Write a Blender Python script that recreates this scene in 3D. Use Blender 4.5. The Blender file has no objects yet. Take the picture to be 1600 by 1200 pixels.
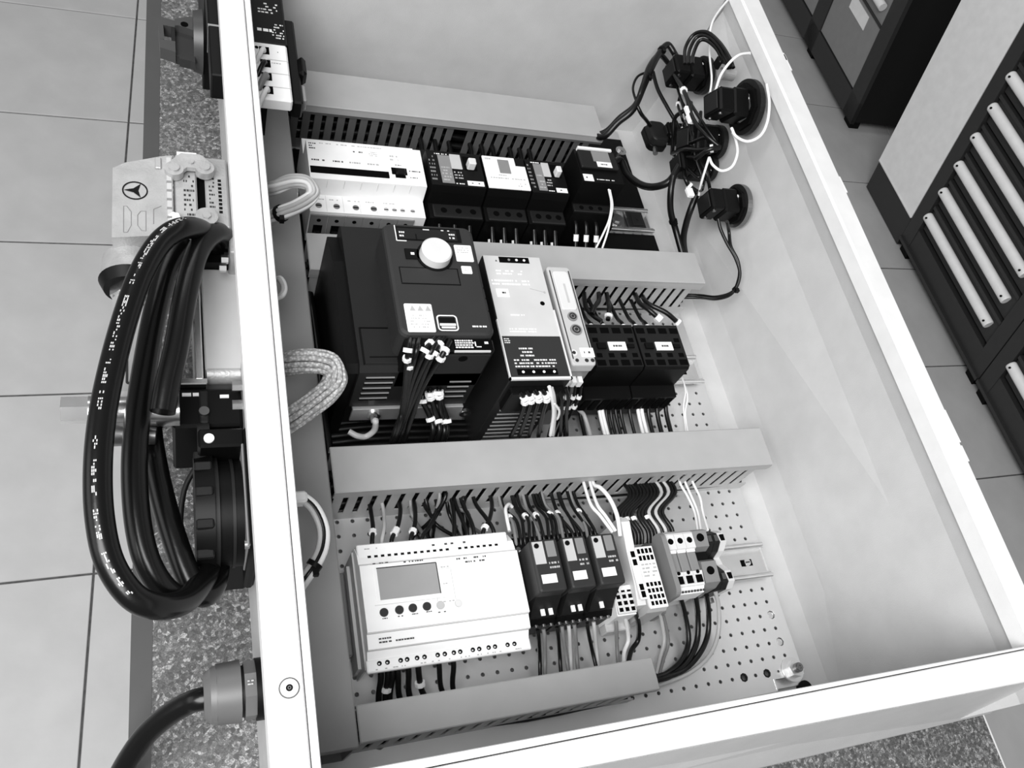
import bpy, bmesh, math, random
from mathutils import Vector, Matrix
random.seed(7)
S = bpy.context.scene
C = S.collection

# ------------------------------------------------------------------ camera
RC = ((0.92122117, -0.2077844, 0.32890302), (-0.02303135, -0.87306883, -0.48705274), (0.38835694, 0.44110821, -0.80907505))
CC = (-508.126, -75.274, 662.598)          # millimetres; plate of the cabinet is z = 0
FP, PX0, PY0 = 1321.458, 829.331, 622.814
cam = bpy.data.cameras.new('camera'); co = bpy.data.objects.new('camera', cam); C.objects.link(co)
M = Matrix(((RC[0][0], -RC[1][0], -RC[2][0], CC[0]*.001), (RC[0][1], -RC[1][1], -RC[2][1], CC[1]*.001), (RC[0][2], -RC[1][2], -RC[2][2], CC[2]*.001), (0, 0, 0, 1)))
co.matrix_world = M
cam.sensor_fit = 'HORIZONTAL'; cam.sensor_width = 36; cam.lens = FP/1600*36
cam.shift_x = (800-PX0)/1600; cam.shift_y = (PY0-600)/1600
cam.clip_start = .01; cam.clip_end = 50
S.camera = co

# ------------------------------------------------------------------ world, lamps, exposure
S.view_settings.view_transform = 'Standard'; S.view_settings.look = 'None'
S.view_settings.exposure = 0.0; S.view_settings.gamma = 1; S.view_settings.use_curve_mapping = False
w = bpy.data.worlds.new('world'); S.world = w; w.use_nodes = True
w.node_tree.nodes['Background'].inputs[0].default_value = (1, 1, 1, 1)
w.node_tree.nodes['Background'].inputs[1].default_value = 0.21
def area(name, loc, target, sx, sy, energy):
    l = bpy.data.lights.new(name, 'AREA'); l.shape = 'RECTANGLE'; l.size = sx; l.size_y = sy; l.energy = energy
    o = bpy.data.objects.new(name, l); C.objects.link(o); o.location = loc
    o.rotation_euler = (Vector(target)-Vector(loc)).to_track_quat('-Z', 'Y').to_euler()
    return o
area('unseen_lamp', (-1.15, -.55, 1.75), (-.25, .25, 0), 1.5, 1.3, 71)  # unseen lamp, placed so its falloff leaves the right floor dark
area('unseen_lamp', (-.5, 2.1, 2.0), (-.3, .5, 0), 1.6, .5, 7)  # weaker unseen lamp beyond the far end
area('window_light', (-2.9, .3, .9), (-.3, .2, -.3), 2.0, 1.3, 12)

# ------------------------------------------------------------------ materials
def mat(name, v, rough=.5, metal=0, noise=0, nscale=40, bump=0, bscale=200, spec=.5, alpha=None):
    m = bpy.data.materials.new(name); m.use_nodes = True
    nt = m.node_tree; b = nt.nodes['Principled BSDF']
    b.inputs['Base Color'].default_value = (v, v, v, 1); b.inputs['Roughness'].default_value = rough
    b.inputs['Metallic'].default_value = metal; b.inputs['Specular IOR Level'].default_value = spec
    tc = nt.nodes.new('ShaderNodeTexCoord')
    n = nt.nodes.new('ShaderNodeTexNoise'); n.inputs['Scale'].default_value = nscale; n.inputs['Detail'].default_value = 4
    nt.links.new(tc.outputs['Object'], n.inputs['Vector'])
    r = nt.nodes.new('ShaderNodeMapRange'); r.inputs[3].default_value = max(0, v-(noise or v*.04)); r.inputs[4].default_value = v+(noise or v*.04)
    r.inputs[1].default_value = .3; r.inputs[2].default_value = .7
    nt.links.new(n.outputs['Fac'], r.inputs[0]); nt.links.new(r.outputs[0], b.inputs['Base Color'])
    if bump:
        n2 = nt.nodes.new('ShaderNodeTexNoise'); n2.inputs['Scale'].default_value = bscale; n2.inputs['Detail'].default_value = 3
        nt.links.new(tc.outputs['Object'], n2.inputs['Vector'])
        bp = nt.nodes.new('ShaderNodeBump'); bp.inputs['Strength'].default_value = bump; bp.inputs['Distance'].default_value = .001
        nt.links.new(n2.outputs['Fac'], bp.inputs['Height']); nt.links.new(bp.outputs[0], b.inputs['Normal'])
    return m
PAINT = mat('cabinet paint light grey', .56, .42, bump=.15, bscale=900)
RIM = mat('lit copy of cabinet paint', .8, .4, bump=.1, bscale=900)  # same cabinet paint, lightened for the light falling on the rim from above
DUCT = mat('grey duct plastic', .39, .42)
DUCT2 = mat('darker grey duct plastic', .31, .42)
ZINC = mat('galvanised steel', .92, .4, .9, noise=.07, nscale=9)
STEEL = mat('bright steel', .8, .25, 1, noise=.05, nscale=60)
DKSTEEL = mat('dark steel', .25, .35, 1)
ALU = mat('cast aluminium', .43, .42, .4, noise=.05, nscale=60, bump=.3, bscale=500)
WHITE = mat('white plastic', .9, .4)
PSUF = mat('pale grey enamel', .57, .4)
OFFW = mat('off white plastic', .68, .45)
LABEL = mat('white label', .9, .5)
LGREY = mat('light grey plastic', .5, .45)
HANDLE = mat('grey handle plastic', .05, .4)
GLAND = mat('grey gland plastic', .12, .4)
MGREY = mat('mid grey plastic', .22, .45)
DGREY = mat('dark grey plastic', .027, .5, spec=.3)
SHADE = mat('charcoal plastic', .01, .5, spec=.3)
BLACK = mat('black plastic', .003, .45, spec=.16)
PIT = mat('black recess', .002, .8, spec=.05)
RUBBER = mat('black rubber', .003, .27, spec=.42, bump=.05, bscale=300)
INK = mat('dark print', .05, .7)
INKG = mat('grey print', .42, .7)
INKW = mat('white print', .75, .7)
DUCTD = mat('duct plastic with painted shade', .1, .45)  # deep shade between the far duct's fingers, put into their colour
LCD = mat('grey display', .33, .2)
WW = mat('white wire insulation', .85, .4)
WL = mat('light grey wire insulation', .5, .4)
WG = mat('grey wire insulation', .2, .4)
WB = mat('black wire insulation', .004, .32, spec=.4)
FRAME = mat('black powder coated steel', .032, .45)
CARC = mat('matt black carcass', .009, .6, spec=.3)
FRONTG = mat('grey drawer panel', .26, .5)
PANELW = mat('pale cabinet panel', .92, .55)
BAR = mat('white aluminium handle', .93, .35)
TILE = mat('floor tile', .52, .55, noise=.03, nscale=12, bump=.25, bscale=60)
GROUT = mat('floor grout', .09, .9, noise=.03, nscale=80)
EDGE = mat('bench edge band', .06, .5)
EDGEW = mat('bench light edge trim', .7, .5)
def speckle():
    m = bpy.data.materials.new('speckled bench top'); m.use_nodes = True; nt = m.node_tree; b = nt.nodes['Principled BSDF']
    b.inputs['Roughness'].default_value = .42
    tc = nt.nodes.new('ShaderNodeTexCoord'); n1 = nt.nodes.new('ShaderNodeTexNoise'); n1.inputs['Scale'].default_value = 560; n1.inputs['Detail'].default_value = 5; n1.inputs['Distortion'].default_value = 1.4
    v = nt.nodes.new('ShaderNodeTexVoronoi'); v.inputs['Scale'].default_value = 380
    for n in (n1, v): nt.links.new(tc.outputs['Object'], n.inputs['Vector'])
    mx = nt.nodes.new('ShaderNodeMix'); mx.data_type = 'FLOAT'; mx.inputs[0].default_value = .35
    nt.links.new(n1.outputs['Fac'], mx.inputs[2]); nt.links.new(v.outputs['Color'], mx.inputs[3])
    r = nt.nodes.new('ShaderNodeValToRGB'); e = r.color_ramp.elements
    e[0].position = .36; e[0].color = (.06, .06, .06, 1); e[1].position = .70; e[1].color = (.42, .42, .42, 1)
    k = e.new(.5); k.color = (.11, .11, .11, 1); k = e.new(.58); k.color = (.16, .16, .16, 1)
    nt.links.new(mx.outputs[0], r.inputs[0]); nt.links.new(r.outputs[0], b.inputs['Base Color'])
    bp = nt.nodes.new('ShaderNodeBump'); bp.inputs['Strength'].default_value = .2; bp.inputs['Distance'].default_value = .001
    nt.links.new(mx.outputs[0], bp.inputs['Height']); nt.links.new(bp.outputs[0], b.inputs['Normal'])
    return m
TOP = speckle()
def braid():
    m = bpy.data.materials.new('braided sleeve'); m.use_nodes = True; nt = m.node_tree; b = nt.nodes['Principled BSDF']
    b.inputs['Roughness'].default_value = .6
    tc = nt.nodes.new('ShaderNodeTexCoord'); v = nt.nodes.new('ShaderNodeTexVoronoi'); v.inputs['Scale'].default_value = 480
    nt.links.new(tc.outputs['Object'], v.inputs['Vector']); r = nt.nodes.new('ShaderNodeMapRange'); r.inputs[1].default_value = .1; r.inputs[2].default_value = .7
    r.inputs[3].default_value = .75; r.inputs[4].default_value = .3
    nt.links.new(v.outputs['Distance'], r.inputs[0]); nt.links.new(r.outputs[0], b.inputs['Base Color'])
    return m
BRAID = braid()

# ------------------------------------------------------------------ helpers (all lengths in millimetres)
def ray(u, v):
    a, b = (u-PX0)/FP, (v-PY0)/FP
    return [RC[0][i]*a+RC[1][i]*b+RC[2][i] for i in range(3)]
def hit(u, v, ax, val):
    d = ray(u, v); t = (val-CC[ax])/d[ax]
    return tuple(CC[i]+t*d[i] for i in range(3))
def P(u, v, z=0): return hit(u, v, 2, z)
def PY(u, v, y): return hit(u, v, 1, y)
def PXP(u, v, x): return hit(u, v, 0, x)
def rect(u0, v0, u1, v1, z):
    a, b = P(u0, v0, z), P(u1, v1, z)
    return min(a[0], b[0]), max(a[0], b[0]), min(a[1], b[1]), max(a[1], b[1])

class MB:
    def __init__(s): s.v = []; s.f = []; s.sm = []
    def add(s, vs, fs, smooth=False):
        n = len(s.v); s.v += [tuple(v) for v in vs]; s.f += [tuple(n+i for i in f) for f in fs]; s.sm += [smooth]*len(fs); return s
    def box(s, x0, x1, y0, y1, z0, z1, c=0):
        x0, x1 = min(x0, x1), max(x0, x1); y0, y1 = min(y0, y1), max(y0, y1); z0, z1 = min(z0, z1), max(z0, z1)
        if c <= 0:
            vs = [(x, y, z) for z in (z0, z1) for y in (y0, y1) for x in (x0, x1)]
            return s.add(vs, [(0, 2, 3, 1), (4, 5, 7, 6), (0, 1, 5, 4), (2, 6, 7, 3), (0, 4, 6, 2), (1, 3, 7, 5)])
        c = min(c, (x1-x0)*.45, (y1-y0)*.45, (z1-z0)*.45)
        X, Y, Z = (x0, x1), (y0, y1), (z0, z1); vs = []; idx = {}
        for i in (0, 1):
            for j in (0, 1):
                for k in (0, 1):
                    p = [X[i], Y[j], Z[k]]; d = [c*(1-2*i), c*(1-2*j), c*(1-2*k)]
                    for a in range(3):
                        q = [p[m]+(d[m] if m != a else 0) for m in range(3)]; idx[i, j, k, a] = len(vs); vs.append(q)
        fs = []
        for a in range(3):
            b, e = (a+1) % 3, (a+2) % 3
            for sd in (0, 1):
                l = []
                for (p, q) in ((0, 0), (1, 0), (1, 1), (0, 1)):
                    t = [0]*3; t[a] = sd; t[b] = p; t[e] = q; l.append(idx[(*t, a)])
                fs.append(tuple(l if sd else l[::-1]))
            for p in (0, 1):
                for q in (0, 1):
                    t = [0]*3; t[b] = p; t[e] = q; u = list(t); u[a] = 1
                    l = [idx[(*t, b)], idx[(*u, b)], idx[(*u, e)], idx[(*t, e)]]
                    fs.append(tuple(l if (p == q) else l[::-1]) if True else None)
        for i in (0, 1):
            for j in (0, 1):
                for k in (0, 1):
                    l = [idx[i, j, k, a] for a in range(3)]; fs.append(tuple(l if (i+j+k) % 2 else l[::-1]))
        return s.add(vs, fs)
    def cyl(s, p0, p1, r0, r1=None, n=20, cap=True, phase=0):
        r1 = r0 if r1 is None else r1
        a, b = Vector(p0), Vector(p1); d = (b-a).normalized(); u = d.orthogonal().normalized(); w_ = d.cross(u)
        vs = []
        for (c, r) in ((a, r0), (b, r1)):
            for i in range(n):
                t = 2*math.pi*i/n+phase; vs.append(tuple(c+u*(r*math.cos(t))+w_*(r*math.sin(t))))
        s.add(vs, [(i, (i+1) % n, n+(i+1) % n, n+i) for i in range(n)], n > 8)
        if cap: s.add(vs, [tuple(range(n))[::-1], tuple(range(n, 2*n))])
        return s
    def ring(s, c, axis, ro, ri, h, n=28):
        c = Vector(c); d = Vector(axis).normalized(); u = d.orthogonal().normalized(); w_ = d.cross(u); vs = []
        for (r, hh) in ((ro, 0), (ro, h), (ri, h), (ri, 0)):
            for i in range(n):
                t = 2*math.pi*i/n; vs.append(tuple(c+d*hh+u*(r*math.cos(t))+w_*(r*math.sin(t))))
        fs = []
        for k in range(4):
            for i in range(n): fs.append((k*n+i, k*n+(i+1) % n, ((k+1) % 4)*n+(i+1) % n, ((k+1) % 4)*n+i))
        return s.add(vs, fs)
    def prism(s, pts, axis, a0, a1):
        """polygon pts in the plane normal to axis ('x': (y,z), 'y': (x,z), 'z': (x,y)), extruded a0..a1"""
        def mk(p, a): return (a, p[0], p[1]) if axis == 'x' else (p[0], a, p[1]) if axis == 'y' else (p[0], p[1], a)
        n = len(pts); vs = [mk(p, a0) for p in pts]+[mk(p, a1) for p in pts]
        return s.add(vs, [(i, (i+1) % n, n+(i+1) % n, n+i) for i in range(n)]+[tuple(range(n))[::-1], tuple(range(n, 2*n))])
    def tube(s, pts, r, n=8, sub=5, r_end=None, flat=1):
        P_ = [Vector(p) for p in pts]; out = []
        if len(P_) == 2: out = [P_[0], P_[1]]
        else:
            Q = [P_[0]*2-P_[1]]+P_+[P_[-1]*2-P_[-2]]
            for i in range(1, len(Q)-2):
                for k in range(sub):
                    t = k/sub; a, b, c, d = Q[i-1], Q[i], Q[i+1], Q[i+2]
                    out.append(.5*((2*b)+(c-a)*t+(2*a-5*b+4*c-d)*t*t+(3*b-a-3*c+d)*t**3))
            out.append(P_[-1])
        T = [(out[min(i+1, len(out)-1)]-out[max(i-1, 0)]).normalized() for i in range(len(out))]
        u = T[0].orthogonal().normalized(); vs = []
        for i, (p, t) in enumerate(zip(out, T)):
            u = (u-t*u.dot(t)).normalized(); w_ = t.cross(u)
            for k in range(n):
                a = 2*math.pi*k/n; vs.append(tuple(p+u*(r*math.cos(a))+w_*(r*flat*math.sin(a))))
        m = len(out); fs = [(i*n+k, i*n+(k+1) % n, (i+1)*n+(k+1) % n, (i+1)*n+k) for i in range(m-1) for k in range(n)]
        s.add(vs, fs, True); s.add(vs, [tuple(range(n))[::-1], tuple(range((m-1)*n, m*n))])
        s.path = out
        return s
    def build(s, name, m, parent=None, **kw):
        me = bpy.data.meshes.new(name)
        off = (0, 0, 0)
        if parent is not None:
            off = parent['_o'] if '_o' in parent.keys() else (0, 0, 0)
        me.from_pydata([((x-off[0])*.001, (y-off[1])*.001, (z-off[2])*.001) for x, y, z in s.v], [], s.f)
        for p, q in zip(me.polygons, s.sm): p.use_smooth = q
        bm = bmesh.new(); bm.from_mesh(me); bmesh.ops.recalc_face_normals(bm, faces=bm.faces); bm.to_mesh(me); bm.free()
        me.materials.append(m); me.update()
        o = bpy.data.objects.new(name, me); C.objects.link(o)
        if parent is not None:
            o.parent = parent; o['_o'] = off
        for k, v in kw.items(): o[k] = v
        return o
def thing(name, label, cat, loc=(0, 0, 0), group=None):
    o = bpy.data.objects.new(name, None); C.objects.link(o); o.empty_display_size = .01
    o.location = [c*.001 for c in loc]; o['_o'] = tuple(float(c) for c in loc); o['label'] = label; o['category'] = cat
    if group: o['group'] = group
    return o
def dup(t, dx, dy, dz=0, label=None):
    r = t.copy(); C.objects.link(r); r.location = Vector(t.location)+Vector((dx, dy, dz))*.001
    r['_o'] = tuple(a+b for a, b in zip(t['_o'], (dx, dy, dz)))
    if label: r['label'] = label
    for ch in list(t.children):
        c = ch.copy(); C.objects.link(c); c.parent = r
        for g in ch.children:
            d = g.copy(); C.objects.link(d); d.parent = c
    return r
def struct(o): o['kind'] = 'structure'; return o
def prints(parent, x0, x1, y0, y1, z, rows, m=INK, seed=1, size=1.0, fill=.8, name='printed_marking'):
    """rows of small flat dashes standing for lettering too small to read"""
    rnd = random.Random(seed); mb = MB(); h = (y1-y0)/rows
    for r in range(rows):
        y = y1-(r+.5)*h; x = x0
        while x < x1-.6:
            wd = rnd.uniform(.7, 2.2)*size
            if rnd.random() < fill: mb.box(x, min(x+wd, x1), y-h*.22, y+h*.22, z, z+.12)
            x += wd+rnd.uniform(.25, .6)*size*(1 if rnd.random() < .75 else 3)
    if mb.v: return mb.build(name, m, parent)
def dots(parent, pts, z, r, m=PIT, name='screw_hole', n=12, h=.25):
    mb = MB()
    for (x, y) in pts: mb.cyl((x, y, z-.3), (x, y, z+h), r, n=n)
    return mb.build(name, m, parent)
def lab(parent, x0, x1, y0, y1, z, marks=True, seed=1, m=LABEL, name='label', h=.4):
    o = MB().box(x0, x1, y0, y1, z, z+h).build(name, m, parent)
    if marks: prints(o, x0+(x1-x0)*.25, x1-(x1-x0)*.25, y0+(y1-y0)*.25, y1-(y1-y0)*.25, z+h, 1, INK, seed)
    return o
def px3(pts): return [P(*p) for p in pts]
def ferrule(parent, p0, p1, r=1.3, m=WHITE, name='ferrule'):
    return MB().cyl(p0, p1, r, n=8).build(name, m, parent)
def wires(name, label, cat, specs, group=None):
    """specs: (list of points mm, radius, material[, number sleeve fractions])"""
    t = thing(name, label, cat, specs[0][0][0], group)
    for sp in specs:
        mb = MB().tube(sp[0], sp[1], n=7); path = mb.path
        wo = mb.build('wire', sp[2], t)
        for fr in (sp[3] if len(sp) > 3 else ()):
            i = max(0, min(len(path)-2, int(fr*(len(path)-1)))); a, b = path[i], path[i+1]; d = (b-a).normalized()
            MB().cyl(a, a+d*3.2, sp[1]*1.75, n=8).build('number_sleeve', WHITE, wo)
    return t

# ================================================================== THE SETTING: tiled floor
ZF = -800
flo = struct(MB().box(-2600, 3600, -1500, 4200, ZF-30, ZF-3).build('floor', GROUT))
flo['_o'] = (0.0, 0.0, 0.0)
TX, TY = 327.0, 333.3
ux, uy = math.cos(math.radians(1)), math.sin(math.radians(1)); vx, vy = math.sin(math.radians(2.8)), math.cos(math.radians(2.8))
OX, OY = -584.5, 1422.0   # a crossing of two joints near the left of the bench
def tp_(a, b): return (a*ux+b*vx, a*uy+b*vy)
g_ = 1.8; hx_, hy_ = TX/2-g_, TY/2-g_
ring0 = [tp_(-hx_, -hy_), tp_(hx_, -hy_), tp_(hx_, hy_), tp_(-hx_, hy_)]; ring1 = [tp_(-hx_+1, -hy_+1), tp_(hx_-1, -hy_+1), tp_(hx_-1, hy_-1), tp_(-hx_+1, hy_-1)]
ti = MB().add([(*p, -6) for p in ring0]+[(*p, -1) for p in ring0]+[(*p, 0) for p in ring1], [(0, 1, 2, 3)]+[(i, (i+1) % 4, 4+(i+1) % 4, 4+i) for i in range(4)]+[(4+i, 4+(i+1) % 4, 8+(i+1) % 4, 8+i) for i in range(4)]+[(8, 9, 10, 11)])
o0 = ti.build('tile', TILE); o0.parent = flo
first = True
for i in range(-6, 10):
    for j in range(-7, 5):
        px_, py_ = tp_((i+.5)*TX, (j+.5)*TY)
        if first: q = o0; first = False
        else:
            q = o0.copy(); C.objects.link(q); q.parent = flo
        q.location = ((OX+px_)*.001, (OY+py_)*.001, ZF*.001+random.uniform(-.0004, .0003))

# ================================================================== work bench
ZT = -18
bench = thing('workbench', 'long workbench with speckled grey top under the open cabinet', 'workbench', (-150, 300, ZF))
def bq(x, y):  # bench axes are turned slightly
    a = math.radians(-1.25); return (x*math.cos(a)-y*math.sin(a), x*math.sin(a)+y*math.cos(a))
def bpoly(x0, x1, y0, y1): return [bq(x0, y0), bq(x1, y0), bq(x1, y1), bq(x0, y1)]
MB().prism(bpoly(-529, 221, -300, 1500), 'z', ZT-32, ZT).build('tabletop', TOP, bench)
MB().prism(bpoly(-543.5, -529, -300, 1500), 'z', ZT-34, ZT+.4).build('edge_band', EDGE, bench, label='dark edge band')
MB().prism(bpoly(221, 223, -300, 1500), 'z', ZT-32, ZT).build('edge_trim', EDGEW, bench, label='thin light edge trim')
for (x, y) in ((-480, -230), (160, -230), (-480, 1420), (160, 1420)):
    MB().prism(bpoly(x-25, x+25, y-25, y+25), 'z', ZF, ZT-32).build('leg', FRAME, bench)
for x in (-480, 160): MB().prism(bpoly(x-18, x+18, -205, 1395), 'z', ZF+120, ZF+160).build('stretcher', FRAME, bench)
for y in (-230, 1420): MB().prism(bpoly(-455, 135, y-18, y+18), 'z', ZT-90, ZT-32).build('apron', FRAME, bench)

# ================================================================== drawer cabinets beyond the cabinet's right side
UP = Vector((-0.0943, 0.2668, 0.9591))
BA = Vector((.029, -.9996, 0)).normalized(); BX = Vector((1, .03, 0)).normalized()
class SK:
    """box in the axes s (along the front), t (up), d (depth) of a cabinet front"""
    def __init__(s, o): s.o = Vector(o)
    def pt(s, a, t, d): return tuple(s.o+BA*a+UP*t+BX*d)
    def box(s, mb, s0, s1, t0, t1, d0, d1):
        vs = [s.pt(a, t, d) for t in (t0, t1) for d in (d0, d1) for a in (s0, s1)]
        return mb.add(vs, [(0, 2, 3, 1), (4, 5, 7, 6), (0, 1, 5, 4), (2, 6, 7, 3), (0, 4, 6, 2), (1, 3, 7, 5)])
F1 = (1488.2, 1153.6, ZF)
k = SK(F1)
def rack(label, s0, wdt, n=8, hs=38, hlen=372):
    t = thing('drawer_rack', label, 'drawer cabinet', k.pt(s0+wdt/2, 0, 200))
    top = 110+83*n+60
    k.box(MB(), s0+6, s0+wdt-6, 42, top-4, 30, 420).build('carcass', CARC, t)
    for a in (s0, s0+wdt-44): k.box(MB(), a, a+44, 36, top, 0, 34).build('frame_post', FRAME, t)
    k.box(MB(), s0+44, s0+wdt-44, 40, 98, 2, 34).build('bottom_rail', FRAME, t)
    k.box(MB(), s0, s0+wdt, 30, 40, -8, 40).build('lower_lip', FRAME, t)
    k.box(MB(), s0, s0+wdt, top-40, top, 2, 420).build('top', FRAME, t)
    for a in (s0+10, s0+wdt-50):
        for d in (10, 360): k.box(MB(), a, a+38, 0, 30, d, d+40).build('foot', BLACK, t)
    for i in range(n):
        z = 108+83*i
        dr = k.box(MB(), s0+48, s0+wdt-48, z, z+76, 12, 30).build('drawer', FRAME, t)
        k.box(MB(), s0+48, s0+wdt-48, z+66, z+76, 4, 12).build('drawer_lip', FRAME, dr)
        a, b = s0+48, s0+48+hlen-6
        h = MB().cyl(k.pt(a, z+40, 2), k.pt(b, z+40, 2), 14, n=18)
        h.cyl(k.pt(a-3, z+40, 2), k.pt(a, z+40, 2), 12.5, 14, n=18).cyl(k.pt(b, z+40, 2), k.pt(b+3, z+40, 2), 14, 12.5, n=18)
        h.build('handle', BAR, dr, label='bright round bar handle')
        for c in (a+9, b-9):
            MB().cyl(k.pt(c, z+43, -14), k.pt(c, z+43, -11), 3, n=10).build('handle_screw', BLACK, dr)
    return t
rack('black drawer cabinet with a stack of white bar handles, beside the pale panel', -56, 490)
rack('second black drawer cabinet with white bar handles, cut off by the right edge', 438, 490)
# pale cabinet
t = thing('panel_cabinet', 'cabinet with tall pale grey panel over a dark plinth', 'cabinet', k.pt(-170, 0, 200))
k.box(MB(), -284, -60, 97, 800, 20, 360).build('carcass', CARC, t)
k.box(MB(), -284, -59, 97, 800, 0, 20).build('front_panel', PANELW, t, label='pale grey front panel')
k.box(MB(), -284, -60, 4, 95, 4, 360).build('plinth', FRAME, t, label='dark plinth')
k.box(MB(), -283, -60, 95, 98, -2, 2).build('panel_edge', EDGEW, t)
# far cabinet with grey doors
G = (1520.7, 1690.2, ZF); g = SK(G)
t = thing('door_cabinet', 'black cabinet with grey drawer fronts and a white paper label, at the top edge', 'cabinet', g.pt(-250, 0, 200))
g.box(MB(), -980, 10, 34, 800, 16, 420).build('carcass', CARC, t)
for a in (-360, -34, -700, -980): g.box(MB(), a-30 if a < -40 else a-14, a+38 if a < -40 else a+46, 28, 800, 0, 16).build('frame_post', FRAME, t)
g.box(MB(), -980, 12, 28, 98, 0, 16).build('bottom_rail', FRAME, t)
for a in (-372, -48, -960):
    for d in (20, 340): g.box(MB(), a, a+40, 0, 34, d, d+40).build('foot', BLACK, t)
for (a, b) in ((-320, -50), (-664, -392), (-940, -732)):
    dr = g.box(MB(), a, b, 102, 292, 4, 16).build('drawer_front', FRONTG, t)
    dr2 = g.box(MB(), a, b, 300, 480, 4, 16).build('drawer_front', FRONTG, t)
    for q, z in ((dr, 262), (dr2, 346)):
        if q is dr2: MB().cyl(g.pt(a+60 if False else b-150, z, -14), g.pt(b-12, z, -14), 13, n=16).build('handle', BAR, q)
    g.box(MB(), a, b, 292, 300, 0, 16).build('rail', FRAME, t)
    for tz in (490, 645):
        d3 = g.box(MB(), a, b, tz, tz+145, 4, 16).build('drawer_front', FRONTG, t); MB().cyl(g.pt(b-150, tz+26, -14), g.pt(b-12, tz+26, -14), 13, n=16).build('handle', BAR, d3)
lb = g.box(MB(), -231, -122, 238, 279, 2, 4).build('paper_label', LABEL, t, label='white paper label')

# ================================================================== the open enclosure
enc = thing('enclosure', 'open steel control cabinet lying on its back with a broad white rim', 'electrical cabinet', (-200, 300, ZT))
ZB = -16; HR = 203
def front_out(x): return -54-.0175*(x+262)
def front_mid(x): return -38.3
def front_in(x): return -34.2-.007*(x+262)
def right_out(y): return 76+.035*y
def right_mid(y): return 57+.026*y
YF0, YF1 = -73, 690
MB().box(-457, 53, -71, YF1, ZT, ZB).build('back_wall', PAINT, enc)
# left wall
MB().prism([(YF0, ZT), (YF0, 109), (front_out(-458), 191), (YF1, 191), (YF1, ZT)], 'x', -458, -455.5).build('left_side', PAINT, enc)
# far wall
MB().box(-458, 70, 687, 690, ZT, 190).build('far_side', PAINT, enc)
# right wall, leaning slightly outwards, top strip angled down to make a shade band under the rim
def rw(y): # profile points (x,z)
    m = right_mid(y)
    return [(50, ZB), (m+3, 170), (m, 188), (m+4, 188), (m+8, 170), (53, ZT)]
mb = MB(); ys = (-72, 690); a, b = rw(ys[0]), rw(ys[1])
vs = [(x, ys[0], z) for x, z in a]+[(x, ys[1], z) for x, z in b]; n = 6
mb.add(vs, [(i, (i+1) % n, n+(i+1) % n, n+i) for i in range(n)]+[tuple(range(n)), tuple(range(n, 2*n))])
mb.build('right_side', PAINT, enc)
# near wall: slopes out from the rim, then down to the bench
mb = MB(); prof = lambda x: [(front_out(x)-.3, 196), (YF0, 109), (YF0, ZT), (YF0+3, ZT), (YF0+3, 108), (front_out(x)+3, 190)]
xs = [(-458, -458, -458), (56, 91, 91)]
vs = [(-458, y, z) for y, z in prof(-458)]
e = prof(56); vs += [(56, *e[0]), (92, *e[1]), (92, *e[2]), (92, *e[3]), (92, *e[4]), (56, *e[5])]
mb.add(vs, [(i, (i+1) % 6, 6+(i+1) % 6, 6+i) for i in range(6)]+[tuple(range(6)), tuple(range(6, 12))])
mb.build('near_side', PAINT, enc)
# rim: outer broad band + inner band, separated by a groove
def band(pts_in, pts_out, z0, z1, c=1.0):
    (xa, ya), (xb, yb) = pts_in; (xc, yc), (xd, yd) = pts_out
    cx_ = [xa, xb, xd, xc]; cy_ = [ya, yb, yd, yc]; mx, my = sum(cx_)/4, sum(cy_)/4
    top = []
    def inset(p, q): # move p toward opposite q by c
        dx, dy = q[0]-p[0], q[1]-p[1]; l = math.hypot(dx, dy) or 1; return (p[0]+dx/l*c, p[1]+dy/l*c)
    A, B, D, E_ = pts_in[0], pts_in[1], pts_out[1], pts_out[0]
    t = [inset(A, E_), inset(B, D), inset(D, B), inset(E_, A)]
    vs = [(*A, z0), (*B, z0), (*D, z0), (*E_, z0), (*A, z1-c), (*B, z1-c), (*D, z1-c), (*E_, z1-c)]+[(*p, z1) for p in t]
    fs = [(0, 1, 2, 3)]+[(i, (i+1) % 4, 4+(i+1) % 4, 4+i) for i in range(4)]+[(4+i, 4+(i+1) % 4, 8+(i+1) % 4, 8+i) for i in range(4)]+[(8, 9, 10, 11)]
    return MB().add(vs, fs)
YR = 712
band([(-450.4, -38.3), (-450.4, YR)], [(-469.3, front_out(-469)), (-469.3, YR)], 189, HR).build('left_rim', RIM, enc)
band([(-445.4, front_in(-445)), (-445.4, YR)], [(-449.7, -37.5), (-449.7, YR)], 187, HR-.6, .6).build('left_rim_lip', RIM, enc)
band([(-450.4, -38.7), (right_mid(-38), -38.7)], [(-469.3, front_out(-469)), (right_out(-58), front_out(78))], 189, HR).build('near_rim', RIM, enc)
band([(-445.6, front_in(-445)), (right_mid(-36), front_in(55))], [(-450, -37.9), (right_mid(-38), -37.9)], 187, HR-.6, .6).build('near_rim_lip', RIM, enc)
band([(right_mid(-38)+.7, -38.4), (right_mid(YR)+.7, YR)], [(right_out(-58), front_out(78)+.4), (right_out(YR), YR)], 186, HR).build('right_rim', RIM, enc)
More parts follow.
